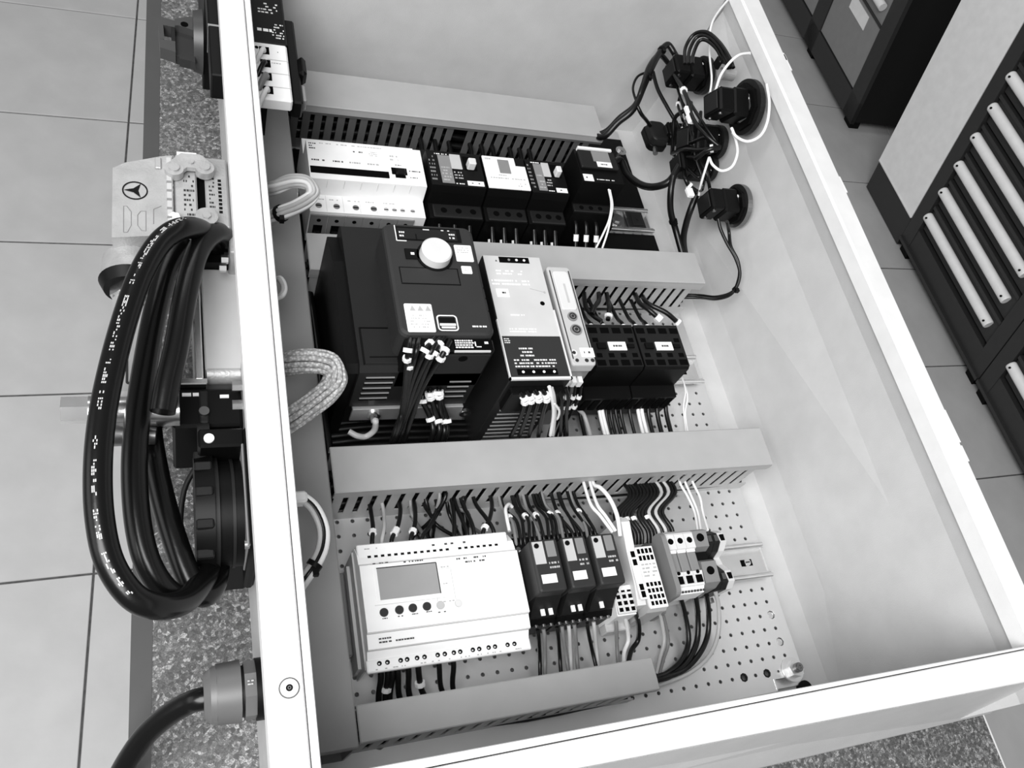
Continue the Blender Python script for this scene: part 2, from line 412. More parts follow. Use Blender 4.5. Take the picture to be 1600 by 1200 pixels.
# right inner lip: its inner face leans, seen as the second band
mb = MB()
def lipp(y): m = right_mid(y); return [(m-.4, HR-.4), (m-1.6, HR-1), (m-1.9, 187.5), (m-.4, 187.5)]
a, b = lipp(-36), lipp(YR); vs = [(x, -36, z) for x, z in a]+[(x, YR, z) for x, z in b]
mb.add(vs, [(i, (i+1) % 4, 4+(i+1) % 4, 4+i) for i in range(4)]+[(0, 1, 2, 3), (4, 5, 6, 7)]).build('right_rim_lip', RIM, enc)
band([(-450, 692), (right_mid(692), 692)], [(-469, YR), (right_out(YR), YR)], 189, HR).build('far_rim', RIM, enc)
c = P(452, 1075, HR)
MB().ring((c[0], c[1], HR-.3), (0, 0, 1), 5.3, 4.6, .45).build('plug_gap', GLAND, enc)
pl = MB().cyl((c[0], c[1], HR-1), (c[0], c[1], HR+.7), 4.5, n=28).build('rim_plug', RIM, enc, label='round white screw plug')
MB().cyl((c[0], c[1], HR), (c[0], c[1], HR+.8), 1.8, n=14).build('plug_screw', BLACK, pl)
MB().ring((c[0], c[1], HR+.8), (0, 0, 1), .9, .5, .15).build('plug_socket', STEEL, pl)
# paint chips on the outer edge of the right rim
for (yy, l) in ((560, 26), (575, 9), (392, 20), (125, 30), (108, 14)):
    x = right_out(yy); MB().box(x-1.0, x+1.6, yy, yy+l, 196, HR-.2).build('rim_edge_tape', WHITE, enc, label='torn white tape edge')

# mounting plate with a 12.5 mm grid of punched holes
plate = thing('mounting_plate', 'galvanised mounting plate punched with rows of small holes', 'mounting plate', (-200, 300, -2))
mb = MB(); PITCH = 12.5
NC, NR = 35, 53
def cell(cx_, cy_, r, x0, x1, y0, y1):
    ring_ = []; sq = [(x1, cy_), (x1, y1), (cx_, y1), (x0, y1), (x0, cy_), (x0, y0), (cx_, y0), (x1, y0)]
    vs = [(x, y, 0) for x, y in sq]
    for i in range(8):
        a = i*math.pi/4; vs.append((cx_+r*math.cos(a), cy_+r*math.sin(a), 0))
    for i in range(8):
        a = i*math.pi/4; vs.append((cx_+r*math.cos(a), cy_+r*math.sin(a), -1.8))
    fs = [(i, (i+1) % 8, 8+(i+1) % 8, 8+i) for i in range(8)]+[(8+i, 8+(i+1) % 8, 16+(i+1) % 8, 16+i) for i in range(8)]
    mb.add(vs, fs)
big = {(-2, 0), (-4, 0), (0, 2), (0, 4), (-30, 0), (-32, 0), (-3, 28)}
for i in range(NC):
    for j in range(NR):
        cc, rr = -i, j; x, y = cc*PITCH, rr*PITCH
        if cc == 0 and rr == 0: r = .4
        else: r = 4.0 if (cc, rr) in big else 1.75
        if cc == -1 and rr == 0: r = 1.2
        x1 = 12.5 if cc == 0 else x+PITCH/2
        cell(x, y, r, x-PITCH/2, x1, y-PITCH/2, y+PITCH/2)
xl = -(NC-1)*PITCH-PITCH/2; yt = (NR-1)*PITCH+PITCH/2
mb.build('punched_sheet', ZINC, plate)
MB().box(xl, -19.5, -15, -6.25, -1.8, 0).build('plain_margin', ZINC, plate)
MB().box(xl, 12.5, yt, 666, -1.8, 0).build('plain_margin', ZINC, plate)
MB().box(-20.5, -19, -15, -6, -6, .6).build('corner_tab', ZINC, plate)
MB().box(-16, 12.5, -14, -6.25, -9, -6).build('corner_tab', ZINC, plate)
for q_ in ((xl, -19.5, -16.5, -15, -14, 0), (12.5, 14, -6, 666, -15.9, 0), (xl-1.5, xl, -15, 666, -15.9, 0)): MB().box(*q_).build('folded_edge', ZINC, plate)
t = thing('stud_nut', 'steel stud with nut and washer at the near right corner of the plate', 'bolt', (2, -1, 0))
MB().cyl((2, -1, .4), (2, -1, 2.2), 11, n=28).build('washer', ZINC, t)
MB().cyl((2, -1, 2.2), (2, -1, 8), 7.6, n=6).build('nut', ZINC, t)
MB().cyl((2, -1, 8), (2, -1, 12), 4.2, n=18).ring((2, -1, 12), (0, 0, 1), 3.2, 1.8, .6, 14).build('stud', DKSTEEL, t)
t = MB().cyl((14, -18, -9), (14, -18, -4), 7, n=20).build('rubber_grommet', BLACK); t['label'] = 'black rubber grommet below the corner stud'; t['category'] = 'grommet'
for (cc, rr) in ((0, 2), (0, 4)):
    x, y = cc*PITCH, rr*PITCH
    s_ = MB().cyl((x, y, -3), (x, y, -1.2), 3.2, n=14).box(x-2.2, x+2.2, y-.5, y+.5, -1.3, -.9).build('plate_screw', STEEL, plate)
for (cc, rr) in ((-2, 0), (-4, 0)):
    MB().ring((cc*PITCH, 0, -1.2), (0, 0, 1), 3.9, 2.2, 1.0, 18).build('rubber_ring', SHADE, plate)

# ================================================================== cable ducts
def duct(label, x0, x1, y0, y1, h, material, base=None, skip=()):
    base = base or material
    t = thing('cable_duct', label, 'cable duct', ((x0+x1)/2, (y0+y1)/2, 0))
    b = MB()
    vertical = (y1-y0) > (x1-x0)
    if vertical:
        MB().box(x0, x1, y0, y1, h-9, h, 1.0).build('cover', material, t)
        b.box(x0+1.5, x0+3, y0, y1, .3, h-10).box(x1-3, x1-1.5, y0, y1, .3, h-10).box(x0+1.5, x1-1.5, y0, y1, 0, 1.4)
        b.build('channel', material, t)
        return t
    cv = MB().box(x0, x1, y0, y1, h-3, h, .8).box(x0, x1, y0, y0+1.3, h-9, h-2).box(x0, x1, y1-1.3, y1, h-9, h-2)
    cv.build('cover', material, t)
    b.box(x0, x1, y0+1.5, y1-1.5, 0, 1.4).box(x0, x1, y0+1.6, y0+2.8, 0, 12).box(x0, x1, y1-2.8, y1-1.6, 0, 12)
    b.box(x0, x1, y0+.6, y0+1.7, h-12.5, h-9.6)
    b.build('channel', base, t)
    FPT = 11.5; n = int((x1-x0-2)/FPT)
    f0 = None
    for i in range(n):
        if i in skip: continue
        x = x0+1.5+i*FPT
        if f0 is None:
            f0 = MB().box(x, x+7.4, y0+1.5, y0+2.9, 12, h-9, .3).build('finger', base, t); fx = x
        else:
            q = f0.copy(); C.objects.link(q); q.parent = t; q.location = Vector(f0.location)+Vector(((x-fx)*.001, 0, 0))
    mb = MB()
    for i in range(n):
        x = x0+1.5+i*FPT; mb.box(x, x+7.4, y1-2.9, y1-1.5, 12, h-9)
    mb.build('rear_fingers', base, t, kind='stuff')
    # wires lying inside the duct
    mb = MB()
    for q in range(9):
        yy = y0+6+(y1-y0-12)*((q*.37) % 1); zz = 6+((q*13) % 30)
        mb.tube([(x0+3, yy, zz), (x0+(x1-x0)*.3, yy+2, zz+4), (x0+(x1-x0)*.6, yy-2, zz), (x1-4, yy, zz+2)], 4.2, n=6, sub=3)
    mb.build('wire_fill', WB, t, kind='stuff')
    return t
duct('darker grey vertical duct along the left wall, running the full length', -447, -400.5, -6.5, 655, 60, DUCT2)
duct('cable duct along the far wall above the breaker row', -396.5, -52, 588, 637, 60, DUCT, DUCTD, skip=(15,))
duct('cable duct between the breaker row and the drive row', -397, 12.5, 387, 427.5, 60, DUCT)
duct('wide cable duct above the white logic controller', -397.5, 13.5, 176, 215.2, 60, DUCT)
duct('narrow near duct below the white logic controller', -399.6, -168.5, -4.2, 20.6, 60, DUCT)

# ================================================================== DIN rails
def rail(label, x0, x1, yc, seed):
    t = thing('mounting_rail', label, 'mounting rail', ((x0+x1)/2, yc, 0))
    MB().box(x0, x1, yc-12.5, yc+12.5, .3, 1.3).build('web', STEEL, t)
    for s_ in (-1, 1):
        mb = MB().box(x0, x1, yc+s_*12.2-.6, yc+s_*12.2+.6, .3, 7)
        mb.cyl((x0, yc+s_*15.2, 6.6), (x1, yc+s_*15.2, 6.6), 2.3, n=12).build('flange', STEEL, t)
    MB().box(x1-26.5, x1-13.5, yc-3.2, yc+3.2, 1.2, 1.5, .1).build('slot', PIT, t)
    sc = MB().cyl((x1-20, yc, 1.4), (x1-20, yc, 3.6), 3.4, n=16).build('rail_screw', STEEL, t)
    MB().box(x1-22.4, x1-17.6, yc-.5, yc+.5, 3.6, 3.75).build('screw_slot', BLACK, sc)
    return t
rail('upper mounting rail under the breaker row', -400, 12, 516, 1)
rail('middle mounting rail under the contactors', -400, 9, 313, 2)
rail('lower mounting rail under the logic controller and terminals', -398, 11, 101, 3)
sp_ = [((-394, 384, 10), (-393, 330, 14), (-394, 270, 9), (-393, 219, 12)), ((-399, 380, 20), (-397.5, 330, 26), (-398, 260, 22), (-396, 219, 20)), ((-395, 382, 30), (-394, 320, 34), (-396, 270, 38), (-393, 219, 30))]
t = thing('dark_fill_loom', 'black cables added to fill the dark gap between the left duct and the drive', 'wires', (-395, 300, 10))  # cables put in to blacken this gap
for s_ in sp_: MB().tube(s_, 4.2, n=8).build('cable', WB, t)
t = thing('dark_fill_loom', 'black cables added to darken the plate below the drive and power supply', 'wires', (-300, 224, 6))  # more cables, added so the plate reads dark here
for i_ in range(7):
    MB().tube([(-392, 220+i_*6, 6), (-350, 222+i_*6, 8), (-300, 220+i_*6.2, 6+i_*.5), (-262, 221+i_*6, 7)], 4.4, n=8).build('cable', WB, t)
t = MB().box(-398, 13.6, 432, 498, .6, 2.2).box(-398, -60, 534, 585, .6, 2.2).box(-60, 13.6, 534, 650, .6, 2.2, .6).build('dark_reflection_sheet', BLACK)  # dark reflection in the plate, added as a thin black sheet
t['label'] = 'black sheet standing in for the dark reflection in the plate under the breaker row'; t['category'] = 'painted reflection'

# ================================================================== upper row: meter breaker, breakers, small relay
t = thing('residual_current_breaker', 'wide white multi-pole breaker with one long black slot window', 'circuit breaker', (-333, 505, 2))
X0, X1 = -389, -279
prof = [(461, 8), (461, 50), (481.5, 50), (483, 70), (530, 70), (531.5, 50), (552, 50), (552, 8)]
MB().prism(prof, 'x', X0, X1).build('housing', WHITE, t)
mb = MB()
for i in range(1, 7):
    x = X0+i*(X1-X0)/7
    mb.box(x-.25, x+.25, 482.2, 482.9, 51, 69)
    if i in (1, 2, 3, 4): mb.box(x-.25, x+.25, 462, 481, 50, 50.12)
mb.build('module_joint', OFFW, t)
MB().box(X0+1, X0+74.5, 490.3, 498, 69.9, 70.3).box(X0+1, X0+74, 489.8, 490.2, 70, 70.8).build('slot_window', PIT, t)
tg = MB().box(X0+77.5, X0+92.5, 495.5, 504, 69.9, 70.4).box(X0+80.5, X0+90.5, 491.5, 495.5, 69.9, 70.4).build('toggle_recess', PIT, t)
MB().box(X0+81, X0+90, 494, 500.5, 70, 75, 1).build('toggle', BLACK, tg)
prints(t, X0+2, X0+11, 519, 528, 70, 3, INK, 3, .9, .7)
prints(t, X0+12, X0+72, 526.4, 528.6, 70, 1, INKG, 4, 1.5, .8)
prints(t, X0+43, X0+52, 518.5, 522, 70, 1, INK, 5); prints(t, X0+58, X0+66, 516, 522.5, 70, 3, INKG, 6, .5)
for i, a in enumerate((3, 21, 38, 55)): prints(t, X0+a, X0+a+12, 504, 508, 70, 1, INK if i < 2 else INKG, 7+i, 1.2, .9)
prints(t, X0+82, X0+88, 506.5, 509, 70, 1, INK, 12, .7, 1); prints(t, X0+95, X0+106, 499.5, 503, 70, 1, INK, 13, 1, .9); prints(t, X0+95, X0+103, 491.5, 494.5, 70, 1, INK, 14, 1, .9)
prints(t, X0+78, X0+88, 512, 521, 70, 2, INKG, 15, .8, .6)
for a in (3, 19, 36, 53, 70): prints(t, X0+a, X0+a+11, 475, 477.5, 50, 1, INKG, 20+a, 1.3, .8)
for a in (8.5, 25, 43, 60):
    s_ = MB().cyl((X0+a, 468.5, 49.6), (X0+a, 468.5, 50.15), 3.1, n=16).build('terminal_screw', DKSTEEL, t)
    MB().box(X0+a-2.4, X0+a+2.4, 468, 469, 50.15, 50.3).build('screw_slot', PIT, s_)
for a in (72, 80, 88, 98):
    s_ = MB().cyl((X0+a, 468.5, 49.8), (X0+a, 468.5, 50.3), 2.5, n=14).build('terminal_screw', STEEL, t)
    MB().box(X0+a-1.9, X0+a+1.9, 468.1, 468.9, 50.3, 50.45).build('screw_slot', PIT, s_)
for i in range(6):
    a = X0+9+i*16.5
    cl = MB().box(a-8, a+8, 459.5, 461, 8, 47, .4).build('terminal_front', MGREY, t)
    MB().box(a-4.2, a+4.2, 459.2, 459.6, 22, 33, 0).cyl((a, 459.1, 40), (a, 459.6, 40), 2, n=10).build('terminal_opening', PIT, cl)
    MB().box(a-3, a+3, 458.8, 459.4, 22, 25).build('terminal_clamp', STEEL, cl)

def breaker(label, x0, x1, zt, kind, seed):
    t = thing('circuit_breaker', label, 'circuit breaker', ((x0+x1)/2, 505, 2), 'black three-pole breakers')
    w_ = x1-x0
    pr = [(462, 8), (462, 50), (479, 52), (481, zt-8), (483, zt), (527, zt), (529, zt-7), (531, 54), (552, 50), (552, 8)]
    MB().prism(pr, 'x', x0+.4, x1-.4).build('housing', BLACK, t)
    sh = MB().box(x0+w_*.08, x1-w_*.02, 462.5, 478.5, 49.5, 52.6, 1).build('terminal_cover', SHADE, t)
    for i in range(3):
        x = x0+w_*(.27+.27*i); MB().cyl((x, 470.5, 52.2), (x, 470.5, 52.9), 3.2, n=16).build('screw_hole', PIT, sh)
    if kind == 'black':
        MB().box(x0+w_*.2, x0+w_*.42, 486, 522, zt, zt+.5).build('side_plate', MGREY, t)
        prints(t, x0+w_*.23, x0+w_*.4, 488, 508, zt+.5, 5, INKG, seed, .7, .75)
        prints(t, x0+w_*.15, x0+w_*.38, 522, 525, zt+.3, 1, INKW, seed+1, 1)
        MB().box(x0+w_*.42, x0+w_*.62, 505, 524, zt, zt+1.2, .4).build('test_flap', LGREY, t)
        prints(t, x0+w_*.45, x0+w_*.6, 492, 503, zt, 3, INKG, seed+2, .9, .85); prints(t, x0+w_*.45, x0+w_*.62, 485, 488, zt, 1, INKW, seed+3, 1, 1)
        MB().box(x0+w_*.66, x0+w_*.9, 505, 523, zt, zt+.15).build('toggle_recess', PIT, t)
        MB().box(x0+w_*.7, x0+w_*.84, 505, 513, zt, zt+10, 1).build('toggle', OFFW, t)
        lab(t, x0+w_*.66, x1-2, 485, 491, zt, True, seed+4)
        prints(t, x0+1.5, x0+w_*.13, 488, 522, zt, 7, MGREY, seed+5, .8, .8)
    else:
        MB().box(x0+.5, x1-w_*.24, 483.5, 525.5, zt, zt+2, .5).box(x1-w_*.24, x1-w_*.02, 483.5, 515, zt, zt+2, .5).build('white_front', WHITE, t)
        MB().box(x0+w_*.34, x0+w_*.6, 503, 521, zt+2, zt+3, .4).build('test_flap', MGREY, t)
        prints(t, x0+w_*.1, x0+w_*.9, 495, 498, zt+2, 1, INKG, seed, 1.2, .9); prints(t, x0+w_*.3, x0+w_*.5, 499, 502, zt+2, 1, INKG, seed+1)
        prints(t, x0+w_*.7, x0+w_*.9, 486, 492, zt+2, 2, INKG, seed+2, .8, .6); prints(t, x0+3, x0+w_*.2, 519, 524, zt+2, 1, INKG, seed+4, .8)
    for i in range(3):
        x = x0+w_*(.22+.28*i)
        MB().tube([(x, 463, 40), (x, 455, 36), (x+.5, 446, 30), (x+1, 433, 20), (x+1, 420, 14)], 2.6, n=7).build('wire', WB, t)
        ys = P(800, 379, 29)[1]; fr = MB().cyl((x+.4, ys+1.6, 30.5), (x+.6, ys-2, 28), 3.2, n=8).build('number_sleeve', LABEL, t)
        x2 = x+2; MB().tube([(x2, 550, 22), (x2, 562, 26), (x2+1, 580, 28), (x2+1, 596, 28)], 2.6, n=7).build('wire', WB, t)
        MB().cyl((x2, 558, 25), (x2+.2, 562, 26.2), 3.1, n=8).build('number_sleeve', LABEL, t)
    return t
breaker('black breaker with grey toggle, directly right of the wide white breaker', -275, -219, 74, 'black', 31)
breaker('breaker with a white front plate, between two black ones', -217.5, -171, 74, 'white', 41)
breaker('black breaker with grey toggle, rightmost of the breakers', -170, -128, 74, 'black', 51)

t = thing('time_relay', 'small black control relay with a grey window and two white wires', 'relay', (-90, 505, 2))
MB().prism([(474, 8), (474, 58), (486, 60), (486, 92), (530, 92), (532, 60), (552, 50), (552, 8)], 'x', -120, -72).build('housing', BLACK, t)
MB().box(-118, -75, 503, 527, 92, 96, 1).build('upper_block', SHADE, t)
MB().box(-117, -78, 527, 530, 92, 97).build('label_strip', LABEL, t)
MB().box(-103, -83, 511, 525, 96, 96.6).build('window', MGREY, t)
lab(t, -100, -83, 504, 511, 96, True, 3)
lab(t, -118, -107, 487, 496, 92, True, 5); prints(t, -103, -82, 489, 491.5, 92, 1, INKW, 9, 1, .8)
MB().box(-119, -74, 475, 485, 57, 60, .8).build('terminal_cover', SHADE, t)
dots(t, [(-110, 480), (-99, 480), (-88, 480)], 60, 2.6)
for i, x in enumerate((-112, -100, -88)):
    MB().tube([(x, 475, 44), (x, 468, 42), (x+1, 452, 28), (x+1, 424, 12)], 2.3, n=7).build('wire', WB, t)
    MB().cyl((x+.3, 462, 38), (x+.6, 457, 33), 2.8, n=8).build('number_sleeve', LABEL, t)
MB().prism([(478, 8), (478, 34), (484, 38), (552, 38), (552, 8)], 'x', -72, -62).build('auxiliary_block', BLACK, t)
dots(t, [(-67, 500), (-67, 515), (-67, 530)], 38, 2.4)
wires('white_wires', 'pair of thin white wires hanging from the small control relay', 'wires', [
    ([PY(951, 296, 474), PY(955, 318, 468), PY(952, 342, 460), PY(943, 364, 450), PY(931, 388, 438)], 1.1, WW),
    ([PY(953, 297, 474), PY(957, 320, 468), PY(954, 342, 460), PY(949, 364, 450), PY(941, 388, 438)], 1.1, WW)])
t = MB().cyl((-32, 516, 2), (-32, 516, 5.5), 9, n=24).cyl((-32, 516, 5.5), (-32, 516, 7.2), 5, n=6).build('earth_screw', STEEL); t['label'] = 'large bright screw on the rail right of the small relay'; t['category'] = 'screw'
t = MB().box(-18, 4, 503, 529, 1.6, 6.5, 1).box(-13, 0, 508, 524, 6.5, 8, .5).cyl((-6, 516, 8), (-6, 516, 9), 2, n=12).build('end_clamp', SHADE); t['label'] = 'dark end clamp at the right end of the upper rail'; t['category'] = 'end clamp'
t = MB().cyl((6, 628, 2.4), (6, 628, 5), 7, n=20).cyl((6, 628, 5), (6, 628, 8), 4, n=6).build('plate_bolt', STEEL); t['label'] = 'hex bolt at the far right corner of the black sheet'; t['category'] = 'bolt'
t = MB().cyl((3, 446, 2.4), (3, 446, 4.4), 8, n=20).cyl((3, 446, 4.4), (3, 446, 8), 4.6, n=6).build('plate_bolt', STEEL); t['label'] = 'hex bolt on the black sheet beside the middle duct'; t['category'] = 'bolt'

# ================================================================== middle row: drive, power supply, module, contactors
t = thing('frequency_drive', 'large charcoal frequency drive with a round white dial', 'frequency drive', (-335, 320, 2))
bx = [(-389, 250), (-389, 352), (-378, 388), (-283, 388), (-283, 250)]
MB().prism([(262, 10), (262, 62), (247, 66), (247, 118), (251, 122), (384, 122), (388, 116), (388, 10)], 'x', -380, -283).build('body', SHADE, t)
MB().prism([(252, 12), (250, 112), (256, 117), (352, 117), (384, 108), (386, 12)], 'x', -389, -380).build('side_panel', BLACK, t)
MB().box(-376, -347, 252.5, 284, 122, 123, .6).build('lower_cover', SHADE, t)
mb = MB().box(-377, -347, 284, 284.7, 122, 123.5).box(-377, -376.2, 252, 284, 122, 123.4).box(-372, -350, 257.5, 258.5, 123, 123.4)
mb.build('cover_joint', BLACK, t)
# raised front
fx0, fx1, fy0, fy1, fz = -354.5, -279.5, 258.5, 365, 152
def rrect(x0, x1, y0, y1, r, n=5):
    pts = []
    for (cx_, cy_, a0) in ((x1-r, y1-r, 0), (x0+r, y1-r, 90), (x0+r, y0+r, 180), (x1-r, y0+r, 270)):
        for i in range(n+1):
            a = math.radians(a0+90*i/n); pts.append((cx_+r*math.cos(a), cy_+r*math.sin(a)))
    return pts
def rounded_block(x0, x1, y0, y1, z0, z1, r, c=2.5):
    mb = MB(); a = rrect(x0, x1, y0, y1, r); b = rrect(x0+c*.3, x1-c*.3, y0+c*.3, y1-c*.3, r); d = rrect(x0+c, x1-c, y0+c, y1-c, max(r-c*.5, .5))
    n = len(a); vs = [(*p, z0) for p in a]+[(*p, z1-c) for p in a]+[(*p, z1-c*.3) for p in b]+[(*p, z1) for p in d]
    fs = [(k_*n+i, k_*n+(i+1) % n, (k_+1)*n+(i+1) % n, (k_+1)*n+i) for k_ in range(3) for i in range(n)]
    mb.add(vs, fs, False); mb.f += [tuple(range(3*n, 4*n)), tuple(range(n))[::-1]]; mb.sm += [False, False]
    return mb
rounded_block(fx0, fx1, fy0, fy1, 118, fz, 7, 3).build('front_cover', DGREY, t)
dp = MB().box(-344.5, -291, 348, 361.5, fz, fz+.5).build('display_frame', BLACK, t)
MB().box(-343, -294.5, 349, 359.5, fz+.5, fz+.8).build('display', SHADE, dp)
MB().box(-345.2, -344.4, 346.5, 361.8, fz+.5, fz+1.1).box(-344.4, -337, 346.3, 347, fz+.5, fz+1.1).build('display_mark', INKW, dp)
prints(dp, -342, -337, 350, 357, fz+.8, 2, INKW, 61, .9, .9); prints(dp, -322, -300, 358, 360, fz+.8, 1, INKW, 62, 2.5, .7); prints(dp, -301, -296, 350, 357, fz+.8, 2, INKW, 63, .9, .9)
MB().box(-329, -328, 348.5, 354, fz+.8, fz+1).build('display_mark', BLACK, dp)
dc = P(683, 390, fz+9)
di = MB().cyl((dc[0], dc[1], fz), (dc[0], dc[1], fz+1.2), 14.6, n=40).build('dial_ring', BLACK, t)
MB().cyl((dc[0], dc[1], fz+1), (dc[0], dc[1], fz+8.5), 12.6, 12.3, n=48).cyl((dc[0], dc[1], fz+8.5), (dc[0], dc[1], fz+9.6), 12.3, 11.2, n=48).build('dial', OFFW, t, label='round white dial')
x0, x1, y0, y1 = rect(631, 389, 656, 406, fz)
kb = MB().box(x0, x1, y0, y1, fz, fz+1.2, .3).build('key', BLACK, t)
MB().box(x0+4.5, x1-4, y0+3.8, y1-4, fz+1.2, fz+1.4).build('key_mark', LABEL, kb)
x0, x1, y0, y1 = rect(625, 418, 713, 444, fz)
x0, x1 = -346, -300
MB().box(x0, x1, y0, y1, fz-.2, fz+.5, .3).box(x0, x1, y0-.6, y0, fz, fz+.8).build('blank_cover', DGREY, t)
mb = MB().box(x0-.7, x1+.7, y1, y1+.7, fz, fz+.35).box(x0-.7, x0, y0, y1, fz, fz+.35).box(x1, x1+.7, y0-1.2, y1, fz, fz+.35).box(x0-.7, x1+.7, y0-1.2, y0-.6, fz, fz+.35).build('cover_joint', BLACK, t)
l1 = rounded_block(-298.5, -284, 329, 345.5, fz, fz+.4, 1, .1).build('code_label', LABEL, t)
prints(l1, -296.5, -286.5, 337, 343.5, fz+.4, 3, INKG, 71, .6, .7)
l2 = rounded_block(-296, -287.5, 317, 324.5, fz, fz+.4, .8, .1).build('small_label', LABEL, t)
prints(l2, -293.8, -290, 319, 322.5, fz+.4, 2, INKG, 72, .5, .8)
l3 = rounded_block(-348, -326.5, 261.5, 287, fz, fz+.4, 1.2, .1).build('warning_label', LABEL, t)
MB().box(-347.6, -326.9, 279.2, 286.4, fz+.4, fz+.5).build('label_band', OFFW, l3)
mb = MB()
for i in range(3):
    x = -344+i*6; mb.add([(x, 280.5, fz+.55), (x+4.4, 280.5, fz+.55), (x+2.2, 285.2, fz+.55)], [(0, 1, 2)])
mb.build('warning_triangle', INKG, l3)
prints(l3, -345, -330, 264.5, 277.5, fz+.4, 5, INKG, 73, .5, .45)
fr = MB(); a = rrect(-324.6, -308.2, 262.5, 277, 3); b = rrect(-323.5, -309.3, 263.6, 275.9, 2.2); n = len(a)
fr.add([(*p, fz+.5) for p in a]+[(*p, fz+.5) for p in b], [(i, (i+1) % n, n+(i+1) % n, n+i) for i in range(n)]).build('badge_frame', INKW, t)
bd = MB().box(-322.6, -310.2, 270.5, 274.8, fz, fz+.3).build('badge_panel', BLACK, t)
MB().box(-322.6, -310, 267.4, 269.4, fz+.1, fz+.4).box(-321.6, -310.6, 265, 266.7, fz+.1, fz+.4).build('badge_line', INKW, bd)
prints(t, -297, -284, 265.5, 268.8, fz, 1, INKW, 74, 1.4, 1)
dots(t, [(-281.5, 304), (-281.5, 294), (-281.5, 282)], fz-1.5, 1.0, h=.9)
# underside of the drive: terminal area, louvres
tb = MB().box(-351, -281.5, 247, 258, 96, 149, 1).build('terminal_block', BLACK, t)
pb = MB().box(-314, -283, 248, 257, 149, 149.3).build('printed_strip', PIT, t)
mb = MB(); rnd = random.Random(5)
for r_ in range(4):
    x = -312.5
    while x < -299: 
        w_ = rnd.uniform(.8, 2.2); mb.box(x, x+w_, 249.3+r_*2, 250.5+r_*2, 149.3, 149.5); x += w_+.5
mb.box(-297, -292, 250, 250.8, 149.3, 149.5).box(-297, -296, 250, 255, 149.3, 149.5).box(-289, -286, 253, 255, 149.3, 149.5).build('printed_marking', INKW, pb)
MB().box(-314, -285, 246, 247.6, 147.5, 149.4, .3).build('bright_edge', LGREY, t)
lw = MB().box(-327, -284, 245, 247, 118, 146, .8).build('lower_block', SHADE, t)
MB().cyl((-305.5, 244.7, 141), (-305.5, 245.2, 141), 3.6, n=18).build('access_hole', PIT, lw)
for i in range(5):
    for (xa, xb) in ((-374, -352),)+(((-306, -288),) if i else ()):
        z = 108-i*8; lv_ = MB().box(xa, xb, 246.6, 247.2, z, z+3).build('louvre', PIT, t)
        MB().box(xa, xb, 246, 247.2, z+3.2, z+4).build('louvre_edge', MGREY, lv_)
br = MB().box(-377, -284, 244.5, 246.5, 46, 65, .3).box(-377, -284, 246.5, 262, 62, 64.5, .3).build('earthing_bracket', ZINC, t)
MB().cyl((-359, 244.5, 57), (-359, 241.5, 57), 5.5, n=20).cyl((-359, 241.5, 57), (-359, 238, 57), 3.2, n=6).build('earth_screw', STEEL, br)
MB().ring((-280, 246, 54), (0, -1, 0), 5, 2.6, 3, 16).build('bracket_eye', DKSTEEL, br)
wires('earth_wire', 'thick light earth wire looping below the drive bracket', 'wires', [([(-359, 238, 56), PY(587, 658, 236), PY(585, 672, 234), PY(572, 682, 232), PY(558, 681, 232), PY(545, 674, 236)], 2.6, WL)])
def ctrl(*q): return [P(q[0], q[1], 151)]+[PY(q[i], q[i+1], y_) for i, y_ in ((2, 241), (4, 237), (6, 231))]+[PY(q[8], q[9], 223), (PY(q[8], q[9], 223)[0], 217, 16)]
wires('control_wires', 'black wires with white number sleeves fanning out below the drive', 'wires', [
    (ctrl(641, 530, 637, 550, 633, 600, 628, 640, 623, 667), 2.0, WB, (.17, .24)), (ctrl(655, 530, 650, 552, 638, 600, 630, 642, 620, 672), 2.0, WB),
    (ctrl(680, 528, 662, 552, 643, 600, 630, 650, 618, 675), 2.1, WB, (.08, .18)), (ctrl(688, 528, 672, 552, 650, 600, 634, 650, 622, 678), 2.1, WB, (.2,)),
    (ctrl(695, 528, 676, 555, 657, 600, 637, 650, 627, 680), 2.1, WB, (.1, .19)), (ctrl(703, 532, 690, 557, 663, 600, 647, 642, 635, 680), 2.1, WB, (.14, .22)),
    (ctrl(647, 532, 643, 552, 636, 600, 628, 642, 618, 670), 1.8, WB, (.3,))])
def mot(*q): return [PY(q[0], q[1]-10, 246), PY(q[0], q[1], 242), PY(q[2], q[3], 236), PY(q[4], q[5], 224), (PY(q[4], q[5], 224)[0], 217, 12)]
wires('motor_wires', 'short black wires with white tips at the drive output terminals', 'wires', [
    (mot(661, 628, 672, 652, 676, 678), 2.3, WB, (.18, .5)), (mot(672, 618, 683, 652, 686, 678), 2.3, WB, (.16, .28, .55)),
    (mot(686, 616, 691, 655, 694, 678), 2.3, WB, (.15, .28, .52)), (mot(690, 630, 698, 655, 697, 680), 2.3, WB, (.5,))])

